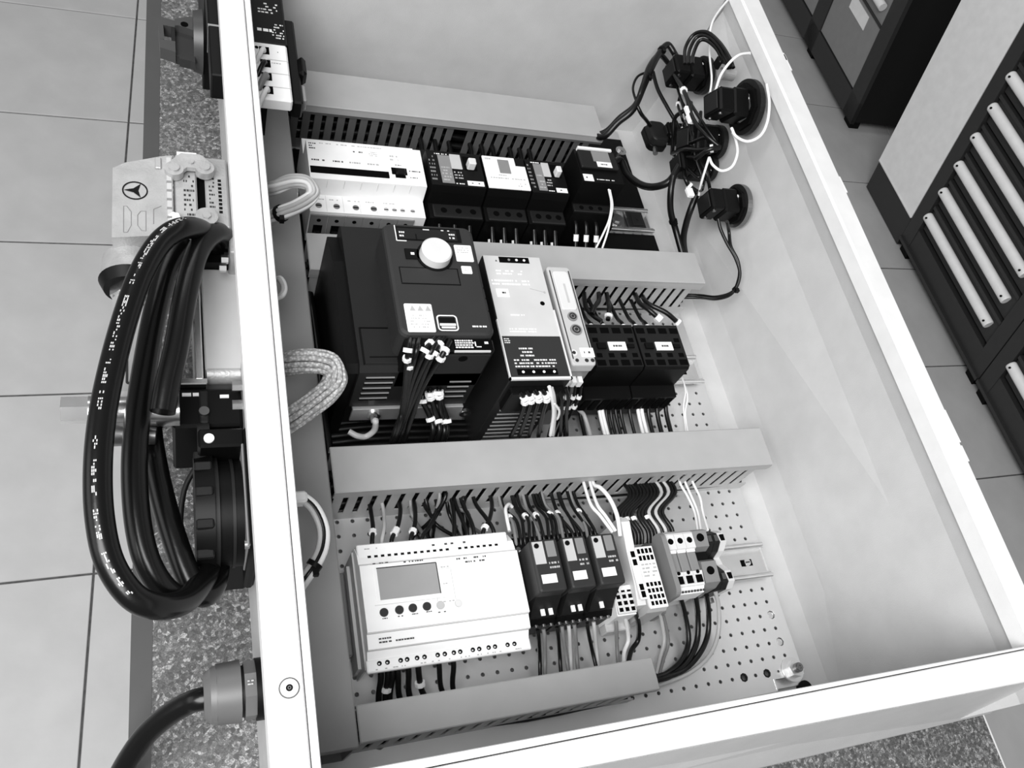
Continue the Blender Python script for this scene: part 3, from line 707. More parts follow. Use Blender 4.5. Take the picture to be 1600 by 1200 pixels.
t = thing('power_supply', 'tall slim power supply with pale upper face and dark printed lower face', 'power supply', (-238, 293, 2))
pz = 128
MB().box(-265, -211.5, 233.5, 356, 10, pz, .8).build('housing', SHADE, t)
MB().box(-264.4, -212.2, 274, 355.5, pz, pz+.8, .3).build('upper_face', PSUF, t)
MB().box(-264, -212.8, 235.5, 273.5, pz, pz+.8, .2).build('lower_face', DGREY, t)
MB().box(-265.4, -264.4, 233, 290, pz-1, pz+1.2).box(-265.4, -211, 233, 235.2, pz-1, pz+1.2).box(-212.6, -211.2, 233, 300, pz-1, pz+1.2).build('edge_frame', OFFW, t)
x0, x1, y0, y1 = rect(778, 402, 827, 413, pz)
sl = MB().box(x0, x1, y0, y1, pz+.6, pz+1).build('adjuster_window', PIT, t)
for i in range(3): MB().cyl((x0+9+i*7, (y0+y1)/2, pz+1), (x0+9+i*7, (y0+y1)/2, pz+1.3), 1.2, n=10).build('adjuster', LABEL if i else MGREY, sl)
MB().add([(x0-3.8, y0+1, pz+.9), (x0-1.8, y0+1, pz+.9), (x0-2.8, y0+3, pz+.9)], [(0, 1, 2)]).build('arrow_mark', INK, t)
prints(t, -256, -232, 335, 341, pz+.8, 2, WHITE, 81, 1.2, .8); prints(t, -262, -228, 324, 331, pz+.8, 2, WHITE, 82, 1.2, .9)
prints(t, -252, -238, 293, 296, pz+.8, 1, WHITE, 83, 1.1, .9); prints(t, -256, -232, 277, 282, pz+.8, 2, WHITE, 85, 1.1, .9)
x0, x1, y0, y1 = rect(774, 452, 796, 465, pz)
lab(t, x0, x1, y0, y1, pz+.8, True, 84)
h_ = P(847, 475, pz); MB().cyl((h_[0], h_[1], pz+.5), (h_[0], h_[1], pz+1), 2.1, n=18).build('indicator', PIT, t)
# small connection sketch
a_, b_ = P(827, 452, pz), P(850, 458, pz)
MB().tube([(a_[0], a_[1], pz+.9), (b_[0], b_[1], pz+.9)], .25, n=4).cyl((b_[0], b_[1], pz+.8), (b_[0], b_[1], pz+1.1), 1.1, n=10).build('sketch_line', INKG, t)
prints(t, -263, -257.5, 266.5, 272, pz+.8, 3, INKW, 86, .8, .9); prints(t, -252, -240, 253.5, 263.5, pz+.8, 3, INKW, 87, 1, .95); prints(t, -258.5, -222, 243.5, 252.5, pz+.8, 3, INKW, 88, 1.3, .95)
db = MB().box(-258, -223, 237, 242.6, pz+.7, pz+1).build('terminal_window', PIT, t)
for i in range(4): MB().cyl((-253+i*9, 239.8, pz+1), (-253+i*9, 239.8, pz+1.3), 1.2, n=8).build('terminal_screw', LABEL, db)
for i in range(9):
    lv_ = MB().box(-258, -216, 232.9, 233.6, 18+i*7, 20.4+i*7).build('louvre', DKSTEEL, t)
    MB().box(-258, -216, 232.6, 233.5, 21+i*7, 22+i*7).build('louvre_edge', MGREY, lv_)
tbk = MB().box(-262, -214, 226, 233.5, 88, 118, 1).build('terminal_block', BLACK, t)
sp = []
for i, (u, v) in enumerate(((812, 612), (822, 610), (834, 608), (846, 608))):
    sp.append(([PY(u, v, 228), PY(u+8, v+14, 224), PY(u+2, v+38, 221), PY(u-14+i*3, 682, 218)], 1.9, WB, (.25, .34)))
wires('supply_wires', 'black wires with white sleeves below the power supply', 'wires', sp)
sp = []
for i, (u, v, m_) in enumerate(((858, 604, WW), (862, 606, WL), (874, 610, WB), (884, 606, WB))):
    sp.append(([PY(u, v, 228), PY(u+4, v+16, 224), PY(u+7-2*i, v+42, 221), PY(u+2, 680, 218)], 1.6, m_))
sp.append(([PY(866, 630, 222), PY(874, 642, 221), PY(870, 655, 221), PY(864, 646, 221)], 1.1, WW))
wires('supply_output_wires', 'light and black wires below the right corner of the power supply', 'wires', sp)

t = thing('signal_module', 'slim light grey module with two round knobs and a rounded clear cover', 'control module', (-194, 300, 2))
mz = 122
MB().box(-204.5, -181.5, 252, 351, 10, mz-8, 1).build('housing', MGREY, t)
rounded_block(-204.5, -181.5, 250, 352, mz-10, mz, 3, 1.5).build('front_frame', LGREY, t)
MB().box(-202.5, -201.7, 256, 347, mz, mz+.5).build('frame_line', DGREY, t); MB().box(-184.4, -183.6, 262, 347, mz, mz+.5).build('frame_line', DGREY, t)
rounded_block(-200.5, -185.5, 305, 346, mz, mz+1.6, 3, .8).build('clear_cover', OFFW, t)
MB().box(-193.5, -191.5, 312, 332, mz+1.6, mz+1.75).build('cover_mark', LGREY, t)
for i, (yy, r) in enumerate(((298, 4.4), (284.5, 5.2))):
    kn = MB().cyl((-192.5, yy, mz), (-192.5, yy, mz+1.6), r, n=24).build('knob', MGREY, t)
    MB().ring((-192.5, yy, mz+1.6), (0, 0, 1), r*.75, r*.5, .4, 20).cyl((-192.5, yy, mz+1.6), (-192.5, yy, mz+2.2), r*.3, n=12).build('knob_centre', DGREY, kn)
lab(t, -194, -181.5, 257.5, 266.5, mz+.2, True, 91)
dots(t, [(-200, 262)], mz, 3.2, OFFW, 'led'); dots(t, [(-200, 262), (-199, 254.5)], mz+.3, 1.6, DGREY, 'led_eye'); dots(t, [(-190, 254.5), (-184.5, 254.5)], mz, 1.8, DGREY, 'screw')
for i in range(3):
    x = -200+i*6
    MB().box(x-2, x+2, 246, 252, 92, 100).build('plug', LABEL, t)
wires('module_wires', 'thin wires with white sleeves below the slim grey module', 'wires',
      [([(-201+i*5.5, 247, 92), (-201+i*5.5, 240, 80), (-200+i*4, 228, 40), (-198+i*4, 216, 16), (-198+i*4, 206, 12)], 1.3, WB, (.2, .3)) for i in range(4)]+
      [([P(905, 640, 20), P(915, 655, 12), (P(918, 676, 8)[0], 216, 10), (P(918, 690, 8)[0], 206, 8)], 2.2, WL), ([(-176, 250, 30), (-173, 235, 16), (-172, 216, 10), (-172, 206, 9)], 1.4, WB)])

def contactor(label, x0, x1, seed, kd):
    t = thing('contactor', label, 'contactor', ((x0+x1)/2, 298, 2), 'black contactors')
    w_ = x1-x0
    MB().prism([(262, 8), (260, 44), (272, 46), (272, 76), (274, 79), (318, 79), (320, 76), (320, 48), (336, 46), (336, 8)], 'x', x0+.3, x1-.3).build('housing', BLACK, t)
    gr = MB().box(x0+.6, x1-.6, 273.5, 319, 78.6, 80).build('front_plate', SHADE, t)
    for r_, yy in enumerate((277.5, 285.5, 302, 312.5)):
        nn = 4
        for i in range(nn):
            x = x0+w_*(i+.5)/nn
            hw = 4.4 if r_ in (0, 3) else 2.8
            if r_ == 2 and i in (1, 2): continue
            MB().box(x-hw, x+hw, yy-(3 if r_ in (0, 3) else 2.2), yy+(3 if r_ in (0, 3) else 2.2), 79.8, 80.25).build('terminal_opening', PIT, gr)
    MB().box(x0+w_*.12, x0+w_*.3, 292, 298, 80, 82).build('latch', BLACK, t); MB().box(x0+w_*.76, x0+w_*.9, 293, 297, 80, 81.5).build('latch', BLACK, t)
    lab(t, x0+w_*.36, x0+w_*.73, 290.5, 299.5, 80, True, seed, h=1)
    for i in range(5):
        x = x0+w_*(i+.5)/5
        MB().box(x-3.2, x+3.2, 259.6, 261, 22, 40).build('terminal_opening', PIT, t)
        MB().cyl((x, 327, 46), (x, 327, 48.5), 2.6, n=10).build('terminal_screw', DKSTEEL, t)
    for i in range(3):
        x = x0+w_*(.25+.28*i)
        MB().tube([(x, 332, 46), (x+1, 345, 44), (x+6, 362, 30), (x+6, 390, 24)], 2.0, n=7).build('wire', WB, t)
        MB().cyl((x+.4, 338, 45.5), (x+.8, 342, 45), 2.6, n=8).build('number_sleeve', LABEL, t)
    return t
contactor('black contactor with white tag, left one next to the slim grey module', -157, -107.5, 95, 0)
contactor('black contactor with white tag, right one at the end of the middle rail', -106.5, -57.5, 96, 1)
def drop(u, v, u2, zs=50, r=1.6, m_=WB, sl=()):
    a = P(u, v, zs); b = P(u2, 684, 6)
    return ([a, ((a[0]*2+b[0])/3, a[1]-8, zs*.72), ((a[0]+2*b[0])/3, a[1]-22, zs*.35), (b[0], 216, 9), (b[0], 204, 8)], r, m_, sl)
wires('contactor_white_wires', 'two pairs of white wires dropping from the contactors', 'wires', [
    drop(938, 588, 944, 46, 1.9, WW), drop(942, 590, 949, 46, 1.9, WW), drop(1003, 588, 1003, 46, 1.9, WW), drop(1007, 590, 1010, 46, 1.9, WW)])
wires('thin_white_pair', 'thin white wire pair crossing in front of the right rail end', 'wires', [
    ([P(1066, 590, 30), P(1071, 612, 18), P(1068, 640, 10), (P(1064, 672, 5)[0], 218, 6), (P(1063, 684, 5)[0], 206, 6)], .9, WW),
    ([P(1066, 592, 30), P(1073, 612, 16), P(1074, 625, 12), P(1071, 650, 8), (P(1069, 672, 5)[0], 218, 6), (P(1069, 684, 5)[0], 206, 6)], .9, WW)])
wires('contactor_black_wires', 'row of black wires dropping from the contactors into the wide duct', 'wires', [
    drop(952, 592, 952, 46, 1.7, WB, (.2,)), drop(966, 590, 968, 46, 1.7, WB, (.15,)), drop(974, 590, 976, 46, 1.7, WB, (.15,)),
    drop(988, 590, 990, 46, 1.8), drop(1020, 596, 1018, 40, 2.2, WB, (.12,)), drop(1034, 596, 1032, 40, 2.4, WB, (.12,)), drop(1048, 594, 1047, 38, 2.4, WB, (.1,)), drop(958, 600, 960, 40, 1.7), drop(910, 600, 912, 36, 2.0)])
wires('upper_contactor_wires', 'black wires rising from the contactors into the middle duct', 'wires', [
    ([P(1032, 500, 50), P(1015, 485, 52), P(1000, 474, 46), (P(990, 465, 30)[0], 392, 34), (P(990, 465, 30)[0]-2, 404, 34)], 2.6, WB, (.02, .06)),
    ([P(1060, 505, 46), P(1040, 488, 50), P(1012, 474, 46), (P(1004, 465, 30)[0], 392, 30), (P(1004, 465, 30)[0]-2, 404, 30)], 2.6, WB, (.02,)),
    ([P(925, 490, 50), P(930, 478, 50), P(936, 468, 40), (P(938, 460, 30)[0], 404, 30)], 2.4, WB), ([P(950, 500, 50), P(952, 482, 50), P(950, 470, 40), (P(950, 460, 30)[0], 404, 30)], 2.4, WB, (.1,)),
    ([P(940, 502, 50), P(925, 492, 46), P(915, 478, 40), (P(918, 465, 30)[0], 404, 30)], 2.4, WB)])

# ================================================================== lower row: logic controller
t = thing('logic_controller', 'wide white logic controller with grey display and row of round buttons', 'logic controller', (-325, 90, 2))
X0, X1 = -386, -261.5; zt = 60
MB().prism([(60, 6), (60, 40), (50, 42), (50, 46), (56.5, 50), (57, 55), (67.5, 56.5), (68, 60), (117, 60), (119, 57), (127, 55), (135, 47), (136, 44), (136, 6)], 'x', X0, X1).build('housing', WHITE, t)
MB().box(X0-1.2, X0, 46, 134, 5, 42).box(X0-3.5, X0-1.2, 50, 128, 5, 28).build('side_plate', LGREY, t)
MB().box(X0+.2, X1-.2, 67.2, 67.8, 56.5, 58.5).box(X0+.2, X1-.2, 56.6, 57.1, 50, 53).build('joint_line', LGREY, t)
x0, y1 = P(588, 889, zt)[:2]; x1, y0 = P(689, 927, zt)[:2]
fr = MB().box(x0-2.5, x1+3, y0-2, y1+2.5, zt, zt+.3).build('display_frame', WHITE, t)
MB().box(x0, x1, y0, y1, zt+.3, zt+.45).build('display', LCD, fr)
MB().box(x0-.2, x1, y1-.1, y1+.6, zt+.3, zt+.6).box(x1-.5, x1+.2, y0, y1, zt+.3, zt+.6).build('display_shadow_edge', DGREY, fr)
MB().box(x0-4.5, x1+4, y1+3.4, y1+3.7, zt, zt+.1).box(x0-4.5, x1+4, y0-3.6, y0-3.3, zt, zt+.1).build('frame_line', LGREY, fr)
for i, (u, v) in enumerate(((600, 957), (624, 953), (645, 950), (667, 947.5))):
    b_ = P(u, v, zt); MB().cyl((b_[0], b_[1], zt), (b_[0], b_[1], zt+1.2), 3.25, 2.9, n=24).build('round_button', DGREY, t)
b_ = P(688, 946, zt); MB().ring((b_[0], b_[1], zt), (0, 0, 1), 3.1, 2.5, .9).cyl((b_[0], b_[1], zt), (b_[0], b_[1], zt+.8), 2.5, n=20).build('round_button', LGREY, t, label='pale grey round button')
b_ = P(716, 943, zt); MB().ring((b_[0], b_[1], zt), (0, 0, 1), 3.1, 2.6, .4).cyl((b_[0], b_[1], zt), (b_[0], b_[1], zt+.9), 2.5, n=20).build('round_button', OFFW, t, label='white round button')
for i, u in enumerate((602, 626, 648, 670)):
    q_ = P(u, 966-i*3.5, zt); prints(t, q_[0]-2, q_[0]+2.5, q_[1]-1, q_[1]+.8, zt, 1, INK, 100+i, .8, .9)
q_ = P(682, 957, zt); prints(t, q_[0]-1, q_[0]+8, q_[1]-1, q_[1]+.8, zt, 1, INK, 106, .9, .8)
# connector flap outline
a_ = P(694, 876, zt)
MB().box(-332, -318, 108.5, 108.8, zt, zt+.1).box(-318, -317.6, 84, 108.5, zt, zt+.1).box(-332, -331.7, 84, 108.5, zt, zt+.1).build('flap_line', LGREY, t)
prints(t, -331.5, -318.5, 108.8, 111, zt, 1, INKG, 108, .9, .8); prints(t, -331, -318, 82.5, 84.5, zt, 1, INKG, 109, 1, .8); prints(t, -329, -320, 96, 98, zt, 1, INKG, 110, .8, .4)
# bottom print and terminals
prints(t, X0+8, X0+17, 59.5, 64.5, 56.6, 2, INK, 111, 1, .8); prints(t, X0+20, X0+34, 59.5, 62, 56.6, 1, INK, 112, 1, .8)
tb = MB().box(X0-1, X1+.5, 42.5, 51.5, 42.5, 47.5, .8).build('lower_terminal_strip', WHITE, t)
zq = 47.5
for u0, v0 in ((589.5, 1011), (602, 1009), (622.5, 1006), (632.5, 1004.5), (648, 1003), (659.5, 1001), (680, 998.5), (691, 997), (705, 995), (715, 994), (734.5, 991), (744.5, 990), (759, 987.5), (769, 986.5), (788.5, 984), (799, 982)):
    q_ = P(u0, v0, zq)
    s_ = MB().cyl((q_[0], 48.2, zq-.2), (q_[0], 48.2, zq+.15), 1.75, n=12).build('terminal_screw', BLACK, tb)
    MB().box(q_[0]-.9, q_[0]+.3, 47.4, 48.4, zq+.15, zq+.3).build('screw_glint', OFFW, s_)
prints(tb, X0+4, X1-8, 43.3, 45, zq, 1, INKG, 113, .9, .35)
tt = MB().box(X0+.5, X1-4, 119.5, 135, 44, 55.6, .8).build('upper_terminal_strip', WHITE, t)
for i in range(21):
    x = X0+9+i*5.05
    if i in (13,): continue
    MB().box(x-1.3, x+1.3, 123.2, 125.6, 55.4, 55.8).build('terminal_screw', BLACK, tt)
for i in (10, 12, 13, 15): MB().box(X0+9+i*5-1, X0+9+i*5+1.2, 128.5, 130, 55.4, 55.8).build('terminal_mark', INK, tt)
prints(t, X0+10, X0+22, 116.5, 119, zt-.6, 1, INK, 115, 1, .8); prints(t, X0+33, X0+48, 113, 118, zt, 2, INK, 116, .9, .7); prints(t, X0+74, X0+98, 110.5, 116.5, zt, 2, INK, 117, 1.1, .75)
prints(tt, X0+6, X0+20, 130, 132, 55.6, 1, INKG, 118, 1, .5)
t = MB().box(-399, -390.5, 62, 126, 2, 20, 1).build('end_stop', MGREY); t['label'] = 'thin grey end stop left of the white logic controller'; t['category'] = 'end clamp'

def up(u, v, u2, v2, zs=50, r=1.8, m_=WB, sl=(.45,), k_=0):
    a = P(u, v, zs-6); b = P(u2, v2, 22)
    return ([(a[0], 131, zs-8), (a[0]+k_, 140, zs-4), ((a[0]+b[0])/2, 152, 42), (b[0], 170, 30), (b[0], 186, 26)], r, m_, sl)
wires('controller_input_wires', 'black wires from the wide duct down to the top terminals of the white controller', 'wires', [
    up(580, 842, 575, 790, sl=(.4,)), up(612, 850, 620, 785, sl=(.35, .42)), up(643, 852, 642, 780, sl=(.35,)),
    up(706, 842, 700, 775, k_=2, sl=()), up(727, 842, 705, 775, k_=2, sl=()), up(741, 840, 716, 775, sl=()), up(660, 848, 676, 780, r=1.6, sl=()),
    up(755, 836, 762, 780, sl=(.3,)), up(770, 830, 735, 770, sl=())])
wires('controller_white_wire', 'single white wire standing up left of the controller input wires', 'wires', [up(596, 846, 593, 780, r=1.6, m_=WL, sl=())])
# tangle beneath the wide duct
sp = []
rnd = random.Random(21)
for i in range(11):
    x = -330+i*4.5+rnd.uniform(-3, 3); x2 = x+rnd.uniform(-26, 26)
    sp.append(([(x, 186, 20+rnd.uniform(0, 22)), (x, 174, 22+rnd.uniform(-8, 20)), ((x+x2)/2+rnd.uniform(-8, 8), 162+rnd.uniform(-6, 4), 20+rnd.uniform(-8, 12)), (x2, 152+rnd.uniform(-8, 6), 14+rnd.uniform(-6, 12)), (x2+rnd.uniform(-6, 6), 138, 36)], 1.7, WB if i % 4 else WG))
wires('wire_tangle', 'tangle of dark wires spilling from the wide duct above the white controller', 'wires', sp)
sp = []
for i, (u, v, u2) in enumerate(((590, 1036, 588), (601, 1035, 598), (608, 1034, 604), (617, 1034, 622), (633, 1030, 637), (649, 1030, 660), (681, 1025, 688), (703, 1021, 703))):
    a = P(u, v, 30); b = P(u2, 1095-i*4, 14)
    sp.append(([(a[0], 58, 36), (a[0], 49, 36), (a[0]+.5, 41, 32), ((a[0]+b[0])/2, 31, 22), (b[0]+.5, 22, 18), (b[0]+1, 10, 16)], 2.3 if i < 6 else 2.1, WB, (.55,) if i in (1, 5) else ()))
    sp[-1][0][2:2] = []
wires('controller_output_wires', 'black wires from the white controller down into the narrow near duct', 'wires', sp)

# ================================================================== three plug-in relays
def plug_relay(label, x0, x1, seed):
    t = thing('plug_in_relay', label, 'relay', ((x0+x1)/2, 95, 2), 'plug-in relays')
    w_ = x1-x0
    MB().prism([(62, 6), (62, 34), (66, 38), (80, 40), (82, 48), (112, 48), (114, 46), (128, 46), (134, 40), (134, 6)], 'x', x0-1.4, x1+1.6).build('socket', BLACK, t)
    cap = rounded_block(x0+1.5, x1-1, 77, 119, 46, 76, 2, 2).build('relay_cap', DGREY, t)
    MB().box(x0+3, x0+w_*.46, 99, 117, 76, 76.6).build('grey_plate', LGREY, cap)
    MB().cyl((x0+w_*.24, 113.5, 76.5), (x0+w_*.24, 113.5, 77.4), 2, n=12).build('test_button', BLACK, cap)
    MB().box(x0+w_*.54, x0+w_*.84, 104, 117, 76, 76.8, .3).build('lever_plate', MGREY, cap)
    prints(cap, x0+w_*.54, x0+w_*.86, 94, 101, 76, 2, INKG, seed, 1, .9)
    lab(cap, x0+w_*.2, x0+w_*.68, 83.5, 90.5, 76.2, False)
    MB().prism([(70, 50), (66, 44), (66, 40), (78, 40), (78, 66)], 'x', x0+2, x1-2).build('holding_clip', SHADE, t)
    for a in (.42, .68):
        if label.find('right') >= 0 and a > .5: continue
        tg = MB().box(x0+w_*a-1.7, x0+w_*a+1.7, 65.5, 73.5, 50, 51.2).build('terminal_tag', LABEL, t)
    for i in range(4):
        x = x0+w_*(i+.5)/4
        MB().cyl((x, 122, 45.8), (x, 122, 47.2), 2, n=10).build('terminal_screw', DKSTEEL, t)
        MB().cyl((x, 62.5, 34), (x, 60.5, 34), 1.8, n=10).build('terminal_screw', DKSTEEL, t)
    for i in range(3):
        x = x0+w_*(i+.5)/3; MB().box(x-1.1, x+1.1, 117.5, 120.5, 46, 48.2).build('white_mark', LABEL, t)
    return t
plug_relay('dark plug-in relay beside the white controller, left of three', -258, -232, 121)
plug_relay('dark plug-in relay, middle of three', -231, -207, 122)
plug_relay('dark plug-in relay, right of three, next to the terminal blocks', -206, -181, 123)
sp = []; rnd = random.Random(33)
for i in range(18):
    x = -255+i*4.3; x2 = x+rnd.uniform(-3, 6)
    sp.append(([(x, 124, 44), (x+rnd.uniform(-1, 1), 133, 46), ((x+x2)/2+rnd.uniform(-4, 4), 150, 38), (x2, 166, 26), (x2, 186, 24)], 1.5, WB if i % 5 else WG, (.55,) if i % 3 == 0 else ()))
wires('relay_top_wires', 'many thin black wires rising from the three relays into the wide duct', 'wires', sp)
sp = []
for i, (u, v, u2, m_) in enumerate(((835, 975, 843, WB), (845, 978, 850, WG), (866, 975, 876, WB), (874, 975, 888, WG), (884, 972, 892, WL), (893, 972, 902, WG), (912, 965, 932, WB), (922, 963, 935, WL), (960, 975, 966, WG))):
    a = P(u, v, 26); b = P(u2, 1055-i*2, 10)
    sp.append(([(a[0], 60, 30), (a[0]+1, 54, 26), ((a[0]+b[0])/2+3, 40, 12), (b[0], 24, 10), (b[0], 10, 12)], 1.7, m_))
wires('relay_bottom_wires', 'black and grey wires dropping from the relays into the narrow near duct', 'wires', sp)

# ================================================================== terminal blocks and clamps
def tgrid(parent, x0, x1, y0, y1, z, nx, ny, fill=.62, name='clamp_opening', m_=PIT):
    for i in range(nx):
        for j in range(ny):
            cx_ = x0+(x1-x0)*(i+.5)/nx; cy_ = y0+(y1-y0)*(j+.5)/ny; hw = (x1-x0)/nx*fill/2; hh = (y1-y0)/ny*fill/2
            MB().box(cx_-hw, cx_+hw, cy_-hh, cy_+hh, z-.2, z+.2).build(name, m_, parent)
t = thing('terminal_strip_end', 'small white terminal block with rows of square openings beside the right relay', 'terminal block', (-170, 72, 2))
a_ = rect(963, 912, 993, 955, 46)
x0, x1, y0, y1 = -180.5, -163, 58.5, 82
MB().prism([(y0-1, 6), (y0, 44), (y1, 48), (y1+5, 40), (y1+5, 6)], 'x', x0, x1).build('housing', WHITE, t)
tp = MB().box(x0+.3, x1-.3, y0+1, y1-.5, 44, 47.2, .4).build('top_face', OFFW, t)
tgrid(tp, x0+.5, x1-.5, y0+1.5, y1-1, 47.2, 3, 4)
MB().box(-181, -158, 52, 60, 6, 20, 1).build('clear_base', LGREY, t)
t = thing('bus_coupler', 'tall slim white terminal with a pointed top end behind the small white block', 'terminal block', (-158, 95, 2))
MB().prism([(62, 6), (63, 52), (80, 56), (108, 58), (132, 62), (137, 58), (137, 6)], 'x', -164.5, -156.5).build('housing', OFFW, t)
MB().box(-163.8, -157.2, 66, 134, 57, 59.5, .5).build('front_strip', WHITE, t)
for yy in (124, 104, 97, 76, 70): MB().box(-162.4, -158.6, yy-2.6, yy+2.6, 59.4, 59.8).build('clamp_opening', PIT, t)
t = thing('input_module', 'grey and white terminal module with four dense rows of dark openings', 'terminal block', (-148, 85, 2))
x0, x1 = -156, -137.5
MB().prism([(57, 6), (57, 48), (60, 54), (110, 54), (114, 46), (114, 6)], 'x', x0, x1).build('housing', LGREY, t)
tp = MB().box(x0+1, x1-.5, 58.5, 111, 53, 55.5, .5).build('front_plate', WHITE, t)
tgrid(tp, x0+2, x1-1.5, 98, 110, 55.5, 4, 2, .7); tgrid(tp, x0+2, x1-1.5, 60, 81, 55.5, 4, 4, .66)
prints(tp, x0+3, x1-2, 84, 97, 55.5, 4, INKG, 131, 2.4, .95)
t = thing('cover_plate', 'plain mid grey end plate between the terminal module and the fuse terminals', 'end plate', (-128, 90, 2))
MB().prism(rrect(66, 122, 4, 58, 7), 'x', -128, -123.5).build('plate', MGREY, t)
MB().prism(rrect(58, 84, 4, 34, 5), 'x', -131, -128.2).build('lower_plate', MGREY, t)
x0, x1 = -122.5, -94
t = thing('fuse_terminal_group', 'block of three pale fuse terminals with round screw holes', 'terminal block', ((x0+x1)/2, 95, 2))
for i in range(3):
    a = x0+i*(x1-x0)/3; b = a+(x1-x0)/3-.3
    h = MB().prism([(70, 6), (70, 40), (74, 50), (86, 52), (88, 48), (104, 48), (106, 54), (120, 54), (122, 48), (122, 6)], 'x', a, b).build('terminal', OFFW, t)
    MB().box(a+.4, b-.4, 86.5, 105, 47.6, 51, .6).build('fuse_lever', MGREY, h)
    MB().box(a+.6, b-.6, 103, 105.8, 50, 52, .3).build('lever_grip', LABEL, h)
    c_ = (a+b)/2
    MB().cyl((c_, 113, 53.6), (c_, 113, 54.3), 2.7, n=14).build('screw_hole', PIT, h)
    MB().box(c_-3, c_+3, 76, 82.5, 51.2, 52.2).build('screw_hole', PIT, h)
    MB().cyl((c_, 85.2, 51.6), (c_, 85.2, 52.5), 1.6, n=10).build('test_hole', PIT, h)
pl_ = MB().prism([(68, 30), (68.5, 46), (75.5, 50.5), (76, 46)], 'x', x0+.5, x1-.8).build('marking_strip', WHITE, t)
mb = MB()
for i in range(9): mb.box(x0+2+i*3, x0+3.6+i*3, 68.6+.6, 70.8, 47.6, 49)
mb.build('printed_marking', INK, pl_)
MB().prism([(122, 8), (123, 50), (119, 54.5), (119, 8)], 'x', x0, x1).build('rear_plate', LGREY, t)
x0, x1 = -93, -78
t = thing('earth_terminal', 'dark grey two-part terminal with large round screw holes', 'terminal block', ((x0+x1)/2, 95, 2))
for (ya, yb, nm) in ((104, 124, 'upper_clamp'), (72, 96, 'lower_clamp')):
    h = MB().prism([(ya, 8), (ya, 40), (ya+3, 50), (yb-3, 52), (yb, 46), (yb, 8)], 'x', x0, x1).build(nm, MGREY, t)
    c_ = ((x0+x1)/2, (ya+yb)/2+1); MB().cyl((*c_, 50.2), (*c_, 52), 3.6, n=18).build('screw_hole', PIT, h)
MB().box(x0+1, x1-1, 96, 104, 8, 44).build('middle_web', BLACK, t)
t = thing('end_terminals', 'stepped dark and white terminal ends at the right of the terminal row', 'terminal block', (-68, 95, 2))
for i, m_ in enumerate((SHADE, SHADE, OFFW)):
    a = -77+i*6.6
    pr = [(72, 8), (71, 34), (76, 42), (86, 40), (94, 32), (101, 30), (104, 40), (110, 48), (119, 46), (124, 38), (124, 8)]
    h = MB().prism(pr, 'x', a, a+6.2).build('terminal', m_, t)
    for (yy, zz) in ((81, 41.8), (114, 48)):
        MB().box(a+1.2, a+5, yy-2.8, yy+2.8, zz-2.5, zz+.4).build('clamp_opening', PIT if i == 2 else DKSTEEL, h)
MB().cyl((-74, 68, 20), (-74, 64, 20), 3.4, n=12).build('clamp_screw', DKSTEEL, t)
wires('terminal_outgoing_wires', 'thick black wires curving from the fuse terminals into the open end of the near duct', 'wires', [
    ([P(1062, 930, 30), P(1070, 960, 16), P(1076, 1000, 8), P(1066, 1030, 7), P(1045, 1050, 8), P(1025, 1058, 12), (-182, 8, 14)], 2.4, WB),
    ([P(1086, 930, 30), P(1090, 960, 16), P(1089, 1000, 8), P(1074, 1034, 7), P(1048, 1056, 8), P(1025, 1063, 12), (-182, 6, 14)], 2.6, WB),
    ([P(1104, 930, 30), P(1107, 955, 16), P(1106, 990, 8), P(1094, 1020, 7), P(1070, 1046, 7), P(1030, 1062, 12), (-182, 4, 12)], 2.4, WB)])
wires('terminal_grey_wire', 'pale grey wire making the widest arc from the end terminals to the near duct', 'wires', [
    ([P(1118, 925, 30), P(1123, 950, 16), P(1122, 990, 6), P(1108, 1025, 5), P(1080, 1050, 5), P(1040, 1067, 8), (-182, 1, 10)], 1.9, WL)])
wires('block_lower_wires', 'one white and one black wire below the small white terminal block', 'wires', [
    ([P(974, 955, 40), P(979, 975, 24), P(982, 1000, 9), P(975, 1022, 8), (P(968, 1032, 10)[0], 16, 12)], 1.8, WW),
    ([P(992, 955, 40), P(998, 975, 22), P(997, 1000, 9), P(985, 1020, 8), (P(970, 1034, 10)[0], 14, 12)], 2.1, WB)])
wires('module_lower_wire', 'light wire curving down right of the terminal module', 'wires', [
    ([P(1028, 950, 34), P(1034, 970, 20), P(1038, 1000, 8), P(1032, 1025, 8), (P(1020, 1040, 10)[0], 14, 12)], 1.5, WL),
    ([P(1032, 950, 30), P(1040, 975, 16), P(1044, 1005, 6), P(1036, 1032, 6), (P(1024, 1046, 10)[0], 10, 10)], 1.5, WG)])
sp = []; rnd = random.Random(40)
for i in range(14):
    u = 988+i*5.6; a = P(u, 860 if i < 6 else 842, 50); x2 = P(u-12, 775, 28)[0]
    sp.append(([(a[0], 118, 40), (a[0], 128, 44), (a[0]-3, 146, 42), (x2+2, 166, 34), (x2, 188, 26)], 1.9, WB if i not in (9, 11) else WL, (.4,) if i in (1, 3, 5, 8) else ()))
wires('terminal_top_wires', 'dense comb of black wires above the terminal blocks', 'wires', sp)
wires('white_loop_wires', 'white wires looping in front of the wide duct above the right relay', 'wires', [
    ([P(957, 832, 62), P(938, 806, 62), P(924, 790, 58), P(915, 765, 50), (P(915, 765, 40)[0], 188, 40)], 1.5, WW),
    ([P(962, 830, 62), P(946, 806, 62), P(934, 790, 60), P(925, 765, 50), (P(925, 765, 40)[0], 188, 40)], 1.5, WW),
    ([P(969, 838, 60), P(964, 805, 62), P(952, 778, 60), P(938, 762, 54), P(928, 757, 46), (P(926, 755, 40)[0], 188, 40)], 1.9, WW)])
